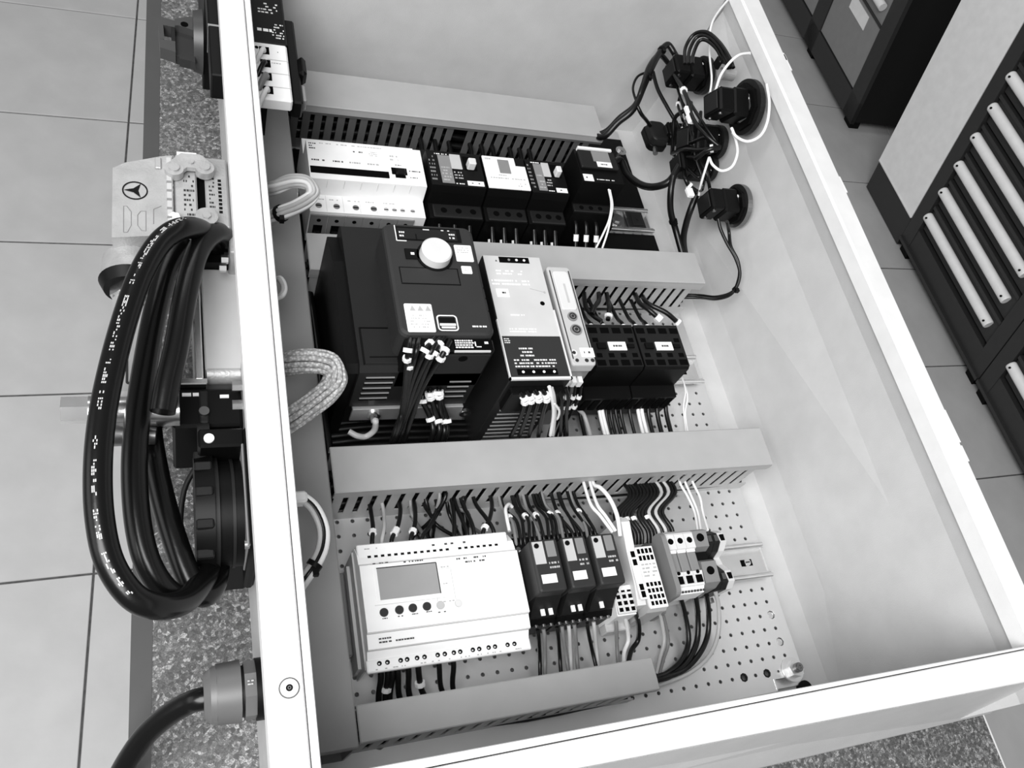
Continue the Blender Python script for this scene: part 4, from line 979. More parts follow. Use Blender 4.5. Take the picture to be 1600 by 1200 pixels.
wires('white_terminal_wires', 'thin white wires running down to the fuse terminals', 'wires', [
    ([P(1090, 830, 44), P(1085, 800, 32), P(1074, 775, 30), P(1064, 758, 30), (P(1063, 756, 26)[0], 186, 26)], 1.2, WW),
    ([P(1095, 830, 42), P(1090, 800, 30), P(1080, 775, 28), P(1072, 757, 28), (P(1071, 755, 26)[0], 186, 26)], 1.2, WW),
    ([P(1106, 828, 42), P(1098, 800, 30), P(1094, 778, 28), P(1084, 757, 28), (P(1082, 755, 26)[0], 186, 26)], 1.2, WW)])
tr = wires('loose_white_wire', 'short white wire hooked beside the right end of the controller', 'wires', [([P(796, 830, 40), P(792, 810, 38), P(790, 795, 34), P(795, 788, 30), P(800, 792, 26)], 1.6, WW)])

# ================================================================== inside left wall: rotary isolator and wire bundles
t = thing('isolator_switch', 'black and white isolator switch on the inner left wall at the far end', 'isolator switch', (-430, 560, 100))
zi = 158
MB().box(-455, -430, 500, 548, 100, 146).box(-455, -412, 548, 690, 120, zi, 1.5).build('upper_body', BLACK, t)
prints(t, -436, -424, 560, 568, zi, 1, LABEL, 141, 2.4, 1); prints(t, -424, -414, 554, 574, zi, 6, INKW, 142, .8, .6); prints(t, -434, -416, 585, 600, zi, 4, INKW, 143, 1.4, .6)
wb = MB().box(-455, -413, 482, 548.5, 146, zi, 1.5).build('terminal_body', WHITE, t)
mb = MB()
for i in range(3): mb.box(-430, -413.3, 496+i*16-.4, 496+i*16+.4, zi, zi+.15)
mb.build('joint_line', LGREY, wb)
for i in range(4):
    yy = 491+i*15.5
    MB().box(-436, -428, yy-3.6, yy+5, zi-1, zi+.3).build('terminal_opening', PIT, wb)
dots(wb, [(-438, 541)], zi, 1.6, PIT); prints(wb, -424, -418, 537, 539, zi, 1, INK, 145); prints(wb, -427, -419, 523, 525.5, zi, 1, INKG, 146, 1, 1)
MB().box(-412, -403, 490, 592, 132, 150, 1.5).box(-404, -397, 524, 546, 136, 152, 3).build('side_lever', BLACK, t)
MB().box(-403, -399, 498, 516, 134, 146, 1).build('side_catch', MGREY, t)
sp = []
for i in range(4):
    yy = 491+i*15.5
    sp.append(([(-432, yy, zi-2), (-434, yy-5, zi+6), (-440, yy-16, zi-2), (-446, yy-30, zi-20)], 2.0 if i != 1 else 2.6, (WW, WG, WB, WW)[i]))
wires('isolator_wires', 'short white and grey wires plugged into the isolator terminals', 'wires', sp)

def bundle(name, label, path, n, rad, r, m_, spread=1.0, tie=None, sub=5):
    t = thing(name, label, 'wires', path[0])
    Pq = [Vector(p) for p in path]
    for i in range(n):
        a = 2*math.pi*i/max(n-1, 1); rr = rad if i else 0
        pts = []
        for j, p in enumerate(Pq):
            tan = (Pq[min(j+1, len(Pq)-1)]-Pq[max(j-1, 0)]).normalized(); up_ = Vector((0, 0, 1)); s_ = tan.cross(up_)
            s_ = s_.normalized() if s_.length > .1 else Vector((1, 0, 0)); u_ = s_.cross(tan)
            pts.append(tuple(p+s_*(rr*math.cos(a))+u_*(rr*math.sin(a)*spread)))
        MB().tube(pts, r, n=7, sub=sub).build('wire', m_ if not isinstance(m_, (list, tuple)) else m_[i % len(m_)], t)
    if tie is not None:
        for k_ in (tie if isinstance(tie, (list, tuple)) else [tie]):
            i = int(k_*(len(Pq)-1)); f = k_*(len(Pq)-1)-i; p = Pq[i].lerp(Pq[min(i+1, len(Pq)-1)], f); d = (Pq[min(i+1, len(Pq)-1)]-Pq[i]).normalized()
            MB().cyl(p-d*1.6, p+d*1.6, rad+r+1.0, n=14).box(p.x-1.8, p.x+1.8, p.y-rad-r-3.5, p.y-rad-r+1, p.z-1, p.z+4).build('cable_tie', BLACK, t)
    return t
zw = 120
bundle('looped_wire_bundle', 'pale wire bundle looped over the left rim near the wide white breaker, with black tie',
       [P(415, 298, zw-25), P(432, 292, zw), P(455, 283, zw), P(478, 285, zw), P(489, 298, zw-4), P(482, 312, zw-8), P(460, 325, zw-4), P(440, 333, zw), P(412, 345, zw-20)], 9, 4.2, 1.9, (WL, WW, WL), 1, .88)
bundle('small_wire_loop', 'small pale wire loop peeping over the left rim halfway along', [P(425, 440, 120), P(438, 434, 130), P(446, 448, 130), P(442, 462, 130), P(425, 470, 120)], 2, 1.8, 1.7, (WW, WL))
pth = [P(435, 572, 112), P(460, 566, 128), P(490, 564, 132), P(515, 570, 130), P(524, 590, 124), P(512, 612, 116), P(485, 634, 114), P(460, 652, 112), P(430, 672, 104)]
t = bundle('braided_ribbon', 'wide braided light cable sleeve curling over the left duct beside the drive', pth, 11, 7.0, 2.2, BRAID, 1)
bundle('rim_cable_pair', 'black and white cable pair bowed over the left rim beside the lower row',
       [P(455, 778, 125), P(472, 778, 135), P(492, 795, 135), P(505, 825, 132), P(504, 855, 130), P(492, 882, 130), P(478, 902, 128), P(462, 925, 118)], 3, 2.2, 2.0, (WB, WW, WL), 1, .72)
t = MB().box(*[c for c in (P(468, 778, 140)[0]-6, P(480, 775, 140)[0], P(480, 785, 140)[1], P(468, 768, 140)[1])], 132, 142, 1.5).build('cable_clip', WHITE)
t['label'] = 'white cable clip at the top of the black and white cable pair'; t['category'] = 'cable clip'

# ================================================================== outside the left wall
# rotary handle on a black plate
t = thing('rotary_handle', 'grey rotary isolator handle with a window slot, on a black plate outside the far left', 'switch handle', (-478, 600, 100))
MB().box(-477, -458.2, 468, 760, 164, 188, 1).box(-477, -458.2, 592, 770, 60, 162, 1).build('mounting_plate', BLACK, t)
MB().box(-477.3, -458, 522, 524, 162, 188.2).build('plate_joint', MGREY, t)
z0, z1 = 96, 108
def gm(l): return [(x, 585+(y-578)*41/55) for x, y in l]
hx = [(-513.5, 633), (-500, 628), (-489, 632), (-478, 634), (-477, 557), (-483, 556), (-488, 563), (-497, 565), (-497, 573), (-512.5, 578), (-513, 582)]
win = [(-509.5, 617), (-503.5, 616), (-502.8, 592), (-508.8, 593)]
# grip built round the window: four prisms
g_ = MB()
g_.prism(gm([(-513.5, 633), (-500, 629), (-500, 617), (-513.5, 619)]), 'z', z0, z1).prism(gm([(-513.5, 619), (-509.5, 618.4), (-508.8, 593), (-513, 594)]), 'z', z0, z1)
g_.prism(gm([(-513, 594), (-500, 592.5), (-500, 574), (-512.5, 579)]), 'z', z0, z1)
g_.build('grip', HANDLE, t)
MB().prism(gm([(-503.2, 617.4), (-500, 617), (-500, 592.5), (-503, 592.8)]), 'z', z0, z1).box(-510, -502, 595, 615, z0-6, z0-4).build('grip_inner', SHADE, t)
mb = MB().prism(gm([(-500, 629), (-489, 636), (-477.2, 638), (-477.2, 608), (-487, 614), (-497, 618), (-500, 617)]), 'z', z0-3, z1+2)
mb.build('neck', HANDLE, t)
MB().prism(gm([(-500, 617), (-497, 618), (-487, 614), (-484, 605), (-484, 568), (-488, 570), (-497, 572), (-497, 575), (-500, 576)]), 'z', z0-2, z1-5).build('hub_web', DGREY, t)
MB().cyl((-485, 611, 98), (-477, 611, 98), 26, 28, n=36).build('hub', HANDLE, t)
MB().cyl((-492, 617, z1+1.8), (-492, 617, z1+2.4), 3.2, n=16).build('lock_hole', PIT, t)

# heavy rectangular connector hood with levers
t = thing('heavy_connector', 'cast metal multi-pole plug with round emblem and clamp levers on the outer left wall', 'connector', (-505, 400, 80))
zc = 140
hood = MB().prism([(-546, 412), (-538, 418), (-514, 427), (-505.5, 429), (-505.5, 352), (-546, 347)], 'z', 62, zc).build('hood', ALU, t)
ec = P(211, 298, zc)
em = MB().ring((ec[0], ec[1], zc), (0, 0, 1), 8.6, 7.7, .5, 32).build('emblem_ring', BLACK, hood)
mb = MB()
for k_ in range(3):
    a = math.radians(180+120*k_); b = math.radians(180+120*k_+60); d = math.radians(180+120*k_-60)
    mb.add([(ec[0]+7.6*math.cos(a), ec[1]+7.6*math.sin(a), zc+.45), (ec[0]+2.2*math.cos(b), ec[1]+2.2*math.sin(b), zc+.45), (ec[0], ec[1], zc+.45), (ec[0]+2.2*math.cos(d), ec[1]+2.2*math.sin(d), zc+.45)], [(0, 1, 2, 3)])
mb.build('emblem_star', BLACK, em)
mb = MB()
def ln(q): [mb.tube([P(*q[i_], zc+.05), P(*q[i_+1], zc+.05)], .3, n=5) for i_ in range(len(q)-1)]
ln([(193, 322), (193, 363), (199, 363), (205, 352), (205, 331), (198, 322), (193, 322)]); ln([(228, 330), (220, 330), (215, 336), (215, 352), (221, 360), (228, 361), (228, 330)]); ln([(240, 327), (240, 350)]); ln([(240, 327), (252, 322)]); 
mb.build('relief_line', MGREY, hood)
mb = MB().box(-509.5, -506.2, 356, 426, zc-2, zc+.8)
mb.build('hood_seam', LGREY, hood)
mb = MB()
for i in range(8): mb.box(-509.8, -506.5, 358+i*8.5, 360+i*8.5, zc+.7, zc+1.1)
mb.build('seam_notch', MGREY, hood)
MB().box(-517.5, -513, 414, 425, zc, zc+1.6, .7).build('latch_boss', ALU, hood)
base = MB().box(-504.8, -488.5, 352, 431, 62, zc-3, 1.2).build('lower_hood', ALU, t)
prints(base, -498, -490.5, 372, 414, zc-3, 9, DGREY, 151, .9, .6)
MB().box(-488.4, -482.8, 372, 416, 62, zc-8).build('gap', PIT, t)
MB().box(-488, -459.5, 353, 371, 20, 108).build('dark_gap_block', BLACK, t)
b2 = MB().box(-482.7, -466, 365, 434, 62, zc-4, 1.2).build('base_housing', ALU, t)
mb = MB()
for i in range(9): mb.box(-473.4, -471, 378+i*3.9, 380.4+i*3.9, zc-4, zc-3.7)
mb.build('embossed_mark', BLACK, b2); prints(b2, -480, -476, 382, 414, zc-4, 8, DGREY, 152, .8, .7)
MB().box(-467, -458.5, 348, 440, 58, 128, 1).build('flange', ALU, t)
for (u, v) in ((352, 248), (355, 395), (352, 408)):
    q_ = P(u, v, 128); MB().cyl((q_[0]-4, q_[1], 120), (q_[0]+1, q_[1], 120), 3.5, n=6).build('flange_bolt', STEEL, t)
def lever(pts, z, nm='lever'):
    mb = MB(); 
    for i, (u, v) in enumerate(pts):
        q = P(u, v, z); mb.cyl((q[0], q[1], z-4), (q[0], q[1], z+1.5), 7.2, n=24)
    q = [P(u, v, z) for u, v in pts]
    return mb, q
lv = MB()
l1_, l2_, tp_ = P(272, 263, zc+4), P(320, 262, zc+4), P(296, 243, zc+4)
for q in (l1_, l2_): lv.cyl((q[0], q[1], zc-2), (q[0], q[1], zc+4), 6.8, n=26)
lo = MB().prism([(l1_[0]-5.8, l1_[1]+3), (l1_[0]+2, l1_[1]+13), (tp_[0]-6, tp_[1]+2), (tp_[0]+7, tp_[1]+2), (l2_[0]-1, l2_[1]+12), (l2_[0]+6.2, l2_[1]+3), (l2_[0]-6, l2_[1]-1), (tp_[0]+3, tp_[1]-12), (tp_[0]-2, tp_[1]-12), (l1_[0]+6, l1_[1]-1)], 'z', zc, zc+4).build('locking_lever', ALU, t)
for q in (l1_, l2_): 
    e_ = MB().cyl((q[0], q[1], zc-2), (q[0], q[1], zc+4.4), 6.8, n=26).build('lever_eye', ALU, lo)
    
for q in (l1_, l2_): MB().cyl((q[0], q[1], zc+4.4), (q[0], q[1], zc+6), 3.8, n=18).build('lever_pin', ALU, t)
MB().cyl((tp_[0]+1, tp_[1]-7, zc+4), (tp_[0]+1, tp_[1]-7, zc+5.6), 2, n=12).build('lever_pin', ALU, t)
MB().box(tp_[0]-9, tp_[0]+5, tp_[1]+2, tp_[1]+5, zc-1, zc+2).build('lever_tab', LABEL, t)
l3_ = P(323, 338, zc+4)
ll = MB().cyl((l3_[0], l3_[1], zc-2), (l3_[0], l3_[1], zc+4.4), 8, n=26).build('locking_lever', ALU, t)
MB().prism([(l3_[0]-8, l3_[1]-1), (l3_[0]+4, l3_[1]-7), (l3_[0]-5, l3_[1]-20), (l3_[0]-12, l3_[1]-16)], 'z', zc-2, zc+4).build('lever_arm', ALU, ll)
MB().cyl((l3_[0], l3_[1], zc+4.4), (l3_[0], l3_[1], zc+6), 3.2, n=6).build('lever_pin', ALU, t)
MB().cyl((l3_[0]-22, l3_[1]+1, zc-3), (l3_[0]-22, l3_[1]+1, zc+1), 4.2, n=6).build('hex_pin', STEEL, t)
# cable outlet of the hood
MB().cyl((-536, 349, 112), (-536, 330, 112), 18, 19.5, n=32).build('outlet_collar', ALU, t)
MB().cyl((-536, 330, 112), (-536, 322, 112), 20.5, 17, n=32).build('outlet_seal', BLACK, t)
MB().cyl((-536, 322, 112), (-536, 315, 112), 13, n=6).build('outlet_nut', STEEL, t)

# second metal plug below
t = thing('second_connector', 'second cast metal plug, mostly hidden behind the thick coiled cable', 'connector', (-520, 290, 80))
MB().box(-547, -516, 232, 316, 60, 118, 3).build('hood', ALU, t)
fr = MB(); q = rrect(-538, -521, 240, 306, 2); q2 = rrect(-536.5, -522.5, 241.5, 304.5, 1.5); n = len(q)
fr.add([(*p, 118.4) for p in q]+[(*p, 118.4) for p in q2], [(i, (i+1) % n, n+(i+1) % n, n+i) for i in range(n)]).build('frame_line', DGREY, t)
MB().cyl((-560, 223, 112), (-505, 223, 112), 11, n=28).build('lever_shaft', STEEL, t)
MB().cyl((-577, 229, 104), (-560, 229, 104), 9.5, n=6).build('shaft_bolt', STEEL, t)
MB().cyl((-549, 210, 106), (-520, 207, 106), 9, 6, n=20).build('lower_shaft', DKSTEEL, t)
t = thing('socket_housing', 'smooth grey metal housing on the outer left wall beside the thick cable', 'connector housing', (-472, 310, 60))
MB().box(-487, -459, 262, 353, 30, 100, 1).build('body', LGREY, t)
MB().cyl((-486, 263, 92), (-459, 263, 92), 8, n=24).build('rolled_edge', ALU, t)
MB().box(-494, -488.5, 252, 345, 40, 104, .8).build('side_plate', STEEL, t)
MB().box(-505, -486, 248, 253, 60, 104, .8).build('bent_tab', STEEL, t)
for (y_, z_) in ((243, 108), (232, 100), (357, 110)):
    MB().cyl((-470, y_, z_), (-463, y_, z_), 4, n=6).build('bolt', STEEL, t)
MB().box(-463, -458.3, 205, 262, 80, 124, 1).build('flange', ALU, t)
MB().box(-510, -463.5, 216, 247, 30, 100, 2).build('lower_housing', BLACK, t)
MB().box(-492, -486, 218, 244, 98, 102, 1).cyl((-494, 212, 96), (-486, 212, 96), 8, n=18).build('latch', SHADE, t)
for i, (a, b) in enumerate(((-503, 240), (-496, 240), (-478, 238))): MB().box(a, a+6, b, b+2.4, 100, 101).build('bright_mark', LABEL, t)
MB().cyl((-489, 226, 102), (-489, 226, 104.5), 3.5, n=14).build('latch_screw', DKSTEEL, t)
MB().box(-490, -459, 132, 216, ZT+1, 54, 3).build('lower_column', BLACK, t)

# round black socket outlet
t = thing('round_socket', 'round black screw-cap socket on a square flange on the outer left wall', 'socket', (-475, 160, 70))
MB().box(-465, -458.2, 118, 206, 30, 118, 2).build('flange', BLACK, t)
MB().box(-466.5, -465, 122, 197, 60, 112, .6).build('gasket', MGREY, t)
for (y_, z_) in ((200, 108), (124, 108)): MB().cyl((-468, y_, z_), (-465, y_, z_), 3, n=14).build('flange_screw', STEEL, t)
MB().cyl((-465, 160, 74), (-483, 160, 74), 37, n=40).build('barrel', BLACK, t)
MB().cyl((-472, 160, 74), (-474, 160, 74), 38, n=40).cyl((-482, 160, 74), (-485, 160, 74), 39.5, n=40).build('barrel_ring', SHADE, t)
cp = MB().cyl((-485, 160, 74), (-497, 160, 74), 42, 40, n=44).build('screw_cap', BLACK, t)
for i in range(12):
    a = 2*math.pi*i/12; MB().box(-497, -486, 160+41*math.cos(a)-3, 160+41*math.cos(a)+3, 74+41*math.sin(a)-3, 74+41*math.sin(a)+3, 1).build('cap_rib', SHADE, cp)
br = MB().box(-494, -464, 194, 208, 84, 112, 1.5).build('hinge_bracket', BLACK, t)
MB().cyl((-487, 200, 112), (-487, 200, 113.5), 3.4, n=16).ring((-487, 200, 113.5), (0, 0, 1), 2.4, 1.4, .3, 14).build('bracket_screw', LABEL, br)
MB().tube([(-492, 208, 60), (-503, 190, 50), (-506, 160, 40), (-500, 130, 30), (-485, 118, 30)], 2, n=8).build('retaining_strap', SHADE, t)

# cable gland and its cable
t = thing('cable_gland', 'large grey plastic cable gland with ribbed nut near the front left corner', 'cable gland', (-478, 38, 74))
gy, gz = 38.5, 72
MB().cyl((-458, gy, gz), (-464.5, gy, gz), 19.5, n=36).build('seal_ring', BLACK, t)
MB().cyl((-464.5, gy, gz), (-471.5, gy, gz), 18.5, n=8, phase=.39).build('lock_nut', GLAND, t)
MB().cyl((-471.5, gy, gz), (-473.5, gy, gz), 16, n=30).build('neck', SHADE, t)
MB().cyl((-473.5, gy, gz), (-488, gy, gz), 19.8, 19, n=9, phase=.2).build('ribbed_nut', GLAND, t)
MB().cyl((-488, gy, gz), (-491.5, gy, gz), 18.2, 17.2, n=36).cyl((-491.5, gy, gz), (-495.5, gy, gz), 17.2, 13, n=36).build('dome', GLAND, t)
prints(t, -470, -466, gy-1, gy+3, gz+18.4, 2, INKG, 161, .9, .9)
t = MB().tube([(-480, gy, gz), (-496, gy-1, gz), P(296, 1098, 66), P(262, 1118, 52), P(230, 1146, 36), P(205, 1180, 22), P(185, 1215, 8), P(165, 1260, -8)], 7.2, n=20, sub=8).build('power_cable', RUBBER)
t['label'] = 'thick black cable leaving the grey gland toward the lower left corner'; t['category'] = 'cable'

# coiled thick cable
t = thing('coiled_cable', 'thick black cable coiled in long loops outside the left wall, with faint white print', 'cable', (-530, 220, 120))
R_ = 7.9
def coil(px, nm='loop'):
    mb = MB().tube([P(*q) for q in px], R_, n=20, sub=8); pth = mb.path; return mb.build(nm, RUBBER, t), pth
lo1, pth1 = coil([(340, 392, 100), (318, 362, 140), (285, 357, 164), (252, 377, 168), (222, 425, 168), (198, 490, 166), (176, 570, 164), (160, 650, 162), (153, 730, 160), (156, 810, 156), (172, 880, 150), (208, 932, 142), (250, 948, 132), (290, 938, 110), (318, 905, 86), (330, 870, 66)])
lo2, _ = coil([(345, 402, 84), (326, 370, 112), (294, 371, 128), (264, 410, 130), (244, 480, 130), (227, 570, 128), (214, 660, 126), (210, 740, 124), (216, 820, 120), (232, 882, 114), (262, 925, 104), (296, 930, 92), (322, 900, 70)])
lo3, _ = coil([(364, 425, 84), (357, 380, 112), (337, 364, 136), (309, 392, 146), (290, 460, 148), (276, 540, 146), (262, 600, 142), (254, 644, 138)])
lo4, _ = coil([(232, 640, 86), (238, 700, 90), (252, 770, 92), (272, 840, 92), (294, 900, 90), (314, 930, 86), (334, 915, 74), (342, 870, 60), (342, 820, 46)])
# printed lettering along the outer loop
mb = MB(); rnd = random.Random(9); view = Vector(CC)
for i in range(16, len(pth1)-34):
    if rnd.random() < .22: continue
    p, q = pth1[i], pth1[i+1]; d = (q-p)
    if d.length < .5: continue
    tn = d.normalized()
    nrm = (Vector((-.25, 0, 1)).normalized()); nrm = (nrm-tn*nrm.dot(tn)).normalized(); sd = tn.cross(nrm)
    for k_ in range(2):
        c_ = p+d*(.15+.5*k_)+nrm*(R_+.04); l = tn*rnd.uniform(.4, 1.1); 
        for o_ in (-1.5, -.5, .5):
            if rnd.random() < .55: 
                a_ = c_+sd*o_; w2 = sd*.35
                mb.add([tuple(a_-l-w2), tuple(a_+l-w2), tuple(a_+l+w2), tuple(a_-l+w2)], [(0, 1, 2, 3)])
mb.build('printed_marking', LGREY, lo1)

# ================================================================== pushbutton contact blocks on the right wall
def xw(z): return 50+(z+16)*.055      # inner face of the right wall
def wallpt(u, v):
    d = ray(u, v); x = 55
    for _ in range(5):
        t_ = (x-CC[0])/d[0]; z = CC[2]+t_*d[2]; x = xw(z)
    return (x, CC[1]+t_*d[1], z)
def pushbutton(label, u, v, size=1.0, rot=0, ringsz=17, proj=46, cover=False, ringm=SHADE, grp='contact blocks on the right wall'):
    """u, v: where its collar meets the wall"""
    c = wallpt(u, v); t = thing('contact_block', label, 'contact block', c, grp)
    MB().ring((c[0]-3, c[1], c[2]), (1, 0, 0), ringsz*size, ringsz*size*.72, 6, 36).build('wall_collar', ringm, t)
    MB().ring((c[0]-7, c[1], c[2]), (1, 0, 0), ringsz*size*.85, ringsz*size*.6, 4, 8).build('lock_nut', BLACK, t)
    for k_ in range(2):
        a = rot+1.2+k_*1.1; MB().box(c[0]-9, c[0]-6, c[1]+13*math.cos(a)-1.5, c[1]+13*math.cos(a)+1.5, c[2]+13*math.sin(a)-1.5, c[2]+13*math.sin(a)+1.5, .4).build('bright_lug', LABEL, t)
    b = MB().box(-26, -6, -13*size, 13*size, -13*size, 13*size, 2.5).box(-proj, -26, -11*size, 11*size, -14*size, 14*size, 2)
    def rt(mb):
        mb.v = [(x+c[0], y*math.cos(rot)-z*math.sin(rot)+c[1], y*math.sin(rot)+z*math.cos(rot)+c[2]) for x, y, z in mb.v]; return mb
    rt(b).build('contact_body', BLACK, t)
    rt(MB().box(-proj-1.5, -proj, -8*size, 8*size, -10*size, 10*size, .5)).build('end_face', SHADE, t)
    for sy in (-1, 1):
        for sz in (-1, 1):
            rt(MB().cyl((-proj+4, sy*11*size, sz*8*size), (-proj+4, sy*12.4*size, sz*8*size), 2, n=10)).build('terminal_screw', DKSTEEL, t)
    return t
pushbutton('black contact block with the widest ring, upper right of the cluster', 1166, 168, 1.15, .5, 25, 44)
pushbutton('black contact block topmost in the cluster, with cables arching out of it', 1098, 118, 1.1, .2, 19, 44)
pushbutton('black contact block lowest in the cluster, with a bright lug ring', 1152, 322, 1.05, .25, 22, 42, ringm=DKSTEEL)
pushbutton('black contact block in the middle of the cluster', 1120, 222, 1.15, .6, 16, 44)
pushbutton('black contact block between the middle one and the lowest one', 1108, 262, 1.0, .3, 15, 44)
pushbutton('black contact block left of the middle, half hidden by wires', 1072, 212, .8, .1, 12, 30)
# loose buzzer with round cover at the left of the cluster
c = P(1030, 203, 70); t = thing('cable_socket', 'rounded dark cover hanging at the left of the contact block cluster', 'connector', c)
rounded_block(c[0]-11, c[0]+11, c[1]-15, c[1]+15, c[2]-12, c[2], 6, 2).build('cover', SHADE, t)
rounded_block(c[0]-12, c[0]+12, c[1]-16.5, c[1]+16.5, c[2]-18, c[2]-10, 6, 1).build('base', BLACK, t)
MB().cyl((c[0]-5, c[1]-17, c[2]-12), (c[0]-7, c[1]-26, c[2]-12), 3, n=10).build('outlet', DKSTEEL, t)
c = wallpt(1146, 115); t = thing('eyelet_fitting', 'bright eyelet fitting with a round hole, at the top right of the cluster', 'fitting', c)
MB().ring((c[0]-16, c[1], c[2]), (1, 0, 0), 8, 4.6, 15, 24).build('eyelet', ALU, t)
MB().cyl((c[0]-10, c[1], c[2]), (c[0]-9, c[1], c[2]), 4.7, n=16).build('hole', PIT, t)
MB().box(c[0]-20, c[0]-8, c[1]+6, c[1]+16, c[2]-4, c[2]+8, 1.5).build('plug', BLACK, t)

def cable(name, label, pts, r, m_, cat='cable', ties=()):
    t = thing(name, label, cat, pts[0])
    mb = MB().tube(pts, r, n=10, sub=7); pth = mb.path; mb.build('sheath', m_, t)
    for f in ties:
        i = int(f*(len(pth)-2)); p = pth[i]; d = (pth[i+1]-p).normalized()
        MB().cyl(p-d*1.8, p+d*1.8, r+1.1, n=12).box(p.x-2, p.x+2, p.y-r-3, p.y-r+1, p.z, p.z+4).build('cable_tie', BLACK, t)
    return t
cable('cable_bundle', 'black cable bundle climbing from the far duct to the top contact block', [(-80, 606, 30), (-66, 604, 48), P(942, 214, 62), P(965, 192, 80), P(990, 170, 96), P(1008, 130, 110), P(1022, 98, 118), P(1034, 78, 122), P(1044, 70, 124), P(1054, 84, 120), P(1062, 98, 110)], 3.6, WB, ties=(.55, .72))
cable('cable_bundle', 'second black cable lying against the climbing cable bundle', [(-82, 604, 26), (-68, 602, 44), P(945, 206, 62), P(968, 184, 80), P(992, 164, 96), P(1004, 135, 110), P(1014, 105, 116), P(1030, 86, 116), P(1045, 100, 108), P(1052, 112, 100)], 3.0, WB)
cable('thin_cable', 'thin black cable bowing left of the climbing bundle', [P(1012, 112, 112), P(996, 120, 108), P(989, 138, 104), P(994, 158, 100), P(998, 168, 96)], 1.4, WB)
cable('thin_cable', 'black cable running from the bundle down to the middle contact block', [P(1020, 112, 106), P(1028, 140, 100), P(1044, 170, 96), P(1058, 195, 92), P(1066, 220, 88)], 2.2, WB)
for i, dv in enumerate((0, 5, 11)):
    cable('arched_cable', ('outermost', 'middle', 'innermost')[i]+' of three black cables arching above the top contact block', [PXP(1070+i*6, 100, 16), PXP(1071+i*6, 75+dv, 22), PXP(1084+i*4, 54+dv, 30), PXP(1104, 50+dv*1.2, 36), PXP(1124-i*2, 66+dv, 42), PXP(1140-i*4, 90+dv, 46), PXP(1146-i*4, 106, 46)], 2.0, WB)
cable('thick_cable', 'thick black cable sagging from the small relay across to the contact block cluster', [(-60, 545, 50), P(968, 250, 40), P(980, 272, 40), P(1000, 288, 48), P(1022, 292, 60), P(1045, 284, 74), P(1060, 262, 84), P(1068, 245, 88)], 4.2, WB)
cable('thick_cable', 'left of two thick black cables diving behind the middle duct', [P(1052, 275, 86), P(1048, 300, 76), P(1048, 330, 60), P(1056, 360, 44), (20, 440, 30), (28, 420, 20)], 3.6, WB, ties=(.55,))
cable('thick_cable', 'right of two thick black cables diving behind the middle duct', [P(1090, 300, 86), P(1080, 325, 74), P(1072, 350, 58), P(1068, 375, 42), (26, 444, 26), (30, 420, 14)], 3.6, WB)
cable('thin_cable', 'black cable from the lowest contact block bowing back into the middle duct', [PXP(1122, 342, 22), P(1126, 358, 96), P(1136, 380, 92), P(1150, 405, 88), P(1156, 430, 80), P(1146, 455, 66), P(1120, 464, 50), P(1095, 462, 36), (6, 396, 26)], 1.8, WB, ties=(.62,))
cable('thin_cable', 'second thin black cable beside the one bowing back into the middle duct', [PXP(1136, 346, 24), P(1139, 362, 96), P(1142, 385, 92), P(1153, 408, 88), P(1155, 432, 78), P(1144, 458, 64), P(1120, 467, 48), P(1095, 465, 34), (6, 394, 24)], 1.8, WB)
cable('thin_cable', 'black cable down to the rounded dark cover', [P(994, 162, 100), P(1002, 178, 94), P(1010, 188, 82), P(1016, 196, 72)], 2.2, WB)
wp = lambda u, v, k_: (wallpt(u, v)[0]-k_, wallpt(u, v)[1], wallpt(u, v)[2])
cable('white_wire', 'white wire rising from the cluster over the rim at the top edge', [PXP(1106, 190, 30), PXP(1107, 160, 36), PXP(1112, 125, 44), PXP(1109, 90, 50), PXP(1108, 60, 52), PXP(1113, 35, 52), PXP(1125, 15, 52), PXP(1142, -5, 54)], 1.2, WW, 'wire')
cable('white_wire', 'white wire bowing from the widest-ring block to the right rim', [PXP(1118, 142, 20), PXP(1126, 118, 32), PXP(1140, 98, 42), PXP(1155, 86, 50), PXP(1172, 83, 54)], 1.5, WW, 'wire')
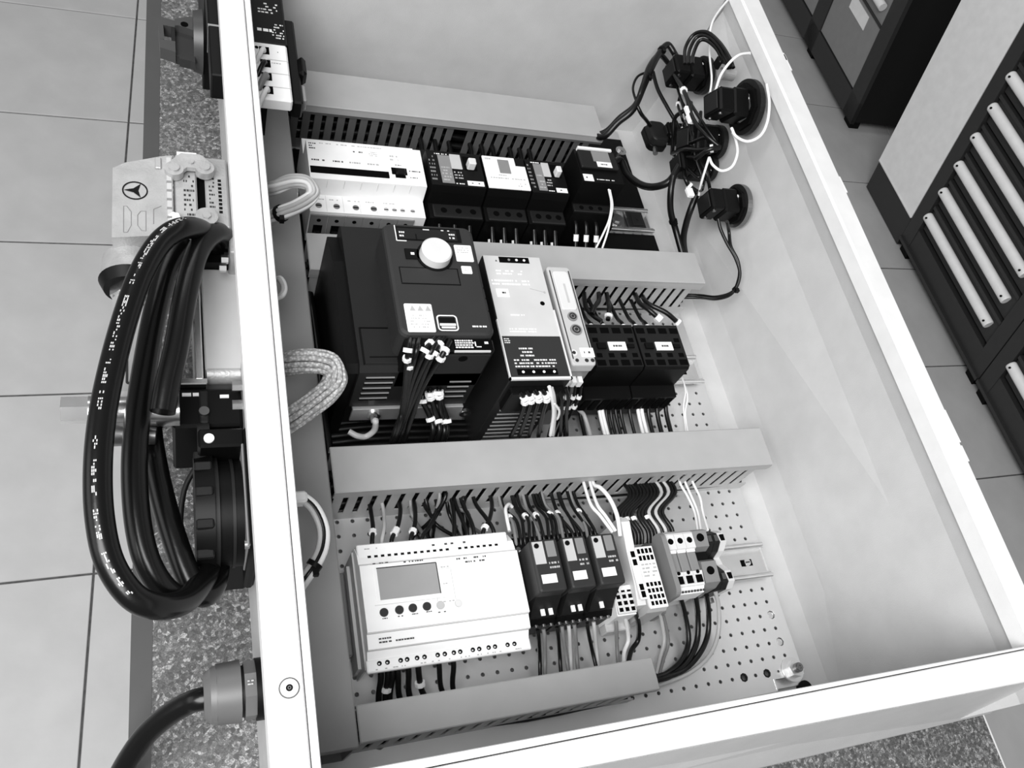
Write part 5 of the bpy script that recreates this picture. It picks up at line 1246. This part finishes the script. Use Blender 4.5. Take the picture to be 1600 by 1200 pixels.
cable('white_wire', 'white wire making the big loop at the right of the cluster', [PXP(1143, 200, 18), PXP(1150, 213, 20), PXP(1168, 221, 30), PXP(1188, 212, 42), PXP(1199, 190, 50), PXP(1202, 160, 54), PXP(1198, 132, 56)], 1.5, WW, 'wire')
cable('white_wire', 'white wire making the lower small loop of the cluster', [PXP(1108, 246, 10), PXP(1114, 258, 12), PXP(1128, 267, 20), PXP(1144, 260, 28), PXP(1152, 240, 30), PXP(1150, 220, 24), PXP(1145, 207, 18)], 1.5, WW, 'wire')
cable('white_wire', 'short white wire slanting down from the middle contact block', [PXP(1108, 246, 6), PXP(1102, 265, 6), PXP(1096, 285, 8), PXP(1092, 305, 12)], 1.3, WW, 'wire')
sp = []; rnd = random.Random(77)
nodes = [(1050, 110), (1062, 150), (1080, 160), (1095, 175), (1070, 190), (1058, 225), (1075, 245), (1100, 285), (1090, 300), (1110, 300), (1085, 180), (1125, 230), (1068, 262), (1050, 240)]
for i in range(18):
    a_, b_ = rnd.sample(nodes, 2); m_ = ((a_[0]+b_[0])/2+rnd.uniform(-16, 16), (a_[1]+b_[1])/2+rnd.uniform(-16, 16))
    x_ = rnd.uniform(4, 24); sp.append(([PXP(*a_, x_+10), PXP(a_[0]*.5+m_[0]*.5+rnd.uniform(-5, 5), a_[1]*.5+m_[1]*.5, x_), PXP(*m_, x_-4), PXP(b_[0]*.5+m_[0]*.5, b_[1]*.5+m_[1]*.5+rnd.uniform(-5, 5), x_), PXP(*b_, x_+12)], rnd.choice((1.5, 1.9, 2.4)), WB, (.2,) if i % 3 == 0 else ()))
wires('cluster_wires', 'tangle of short black wires with small white sleeves between the contact blocks', 'wires', sp)
for i, (u, v) in enumerate(((1076, 172), (1079, 185), (1078, 300))):
    q_ = PXP(u, v, 2); t = MB().box(q_[0]-4, q_[0]+4, q_[1]-6, q_[1]+5, q_[2]-3, q_[2]+2, 1).build('wire_tag', LABEL)
    t['label'] = ('white wire tag high in the cluster, the upper of two', 'white wire tag high in the cluster, the lower of two', 'white wire tag at the foot of the contact block cluster')[i]; t['category'] = 'tag'

for o in list(bpy.data.objects):
    if '_o' in o.keys(): del o['_o']
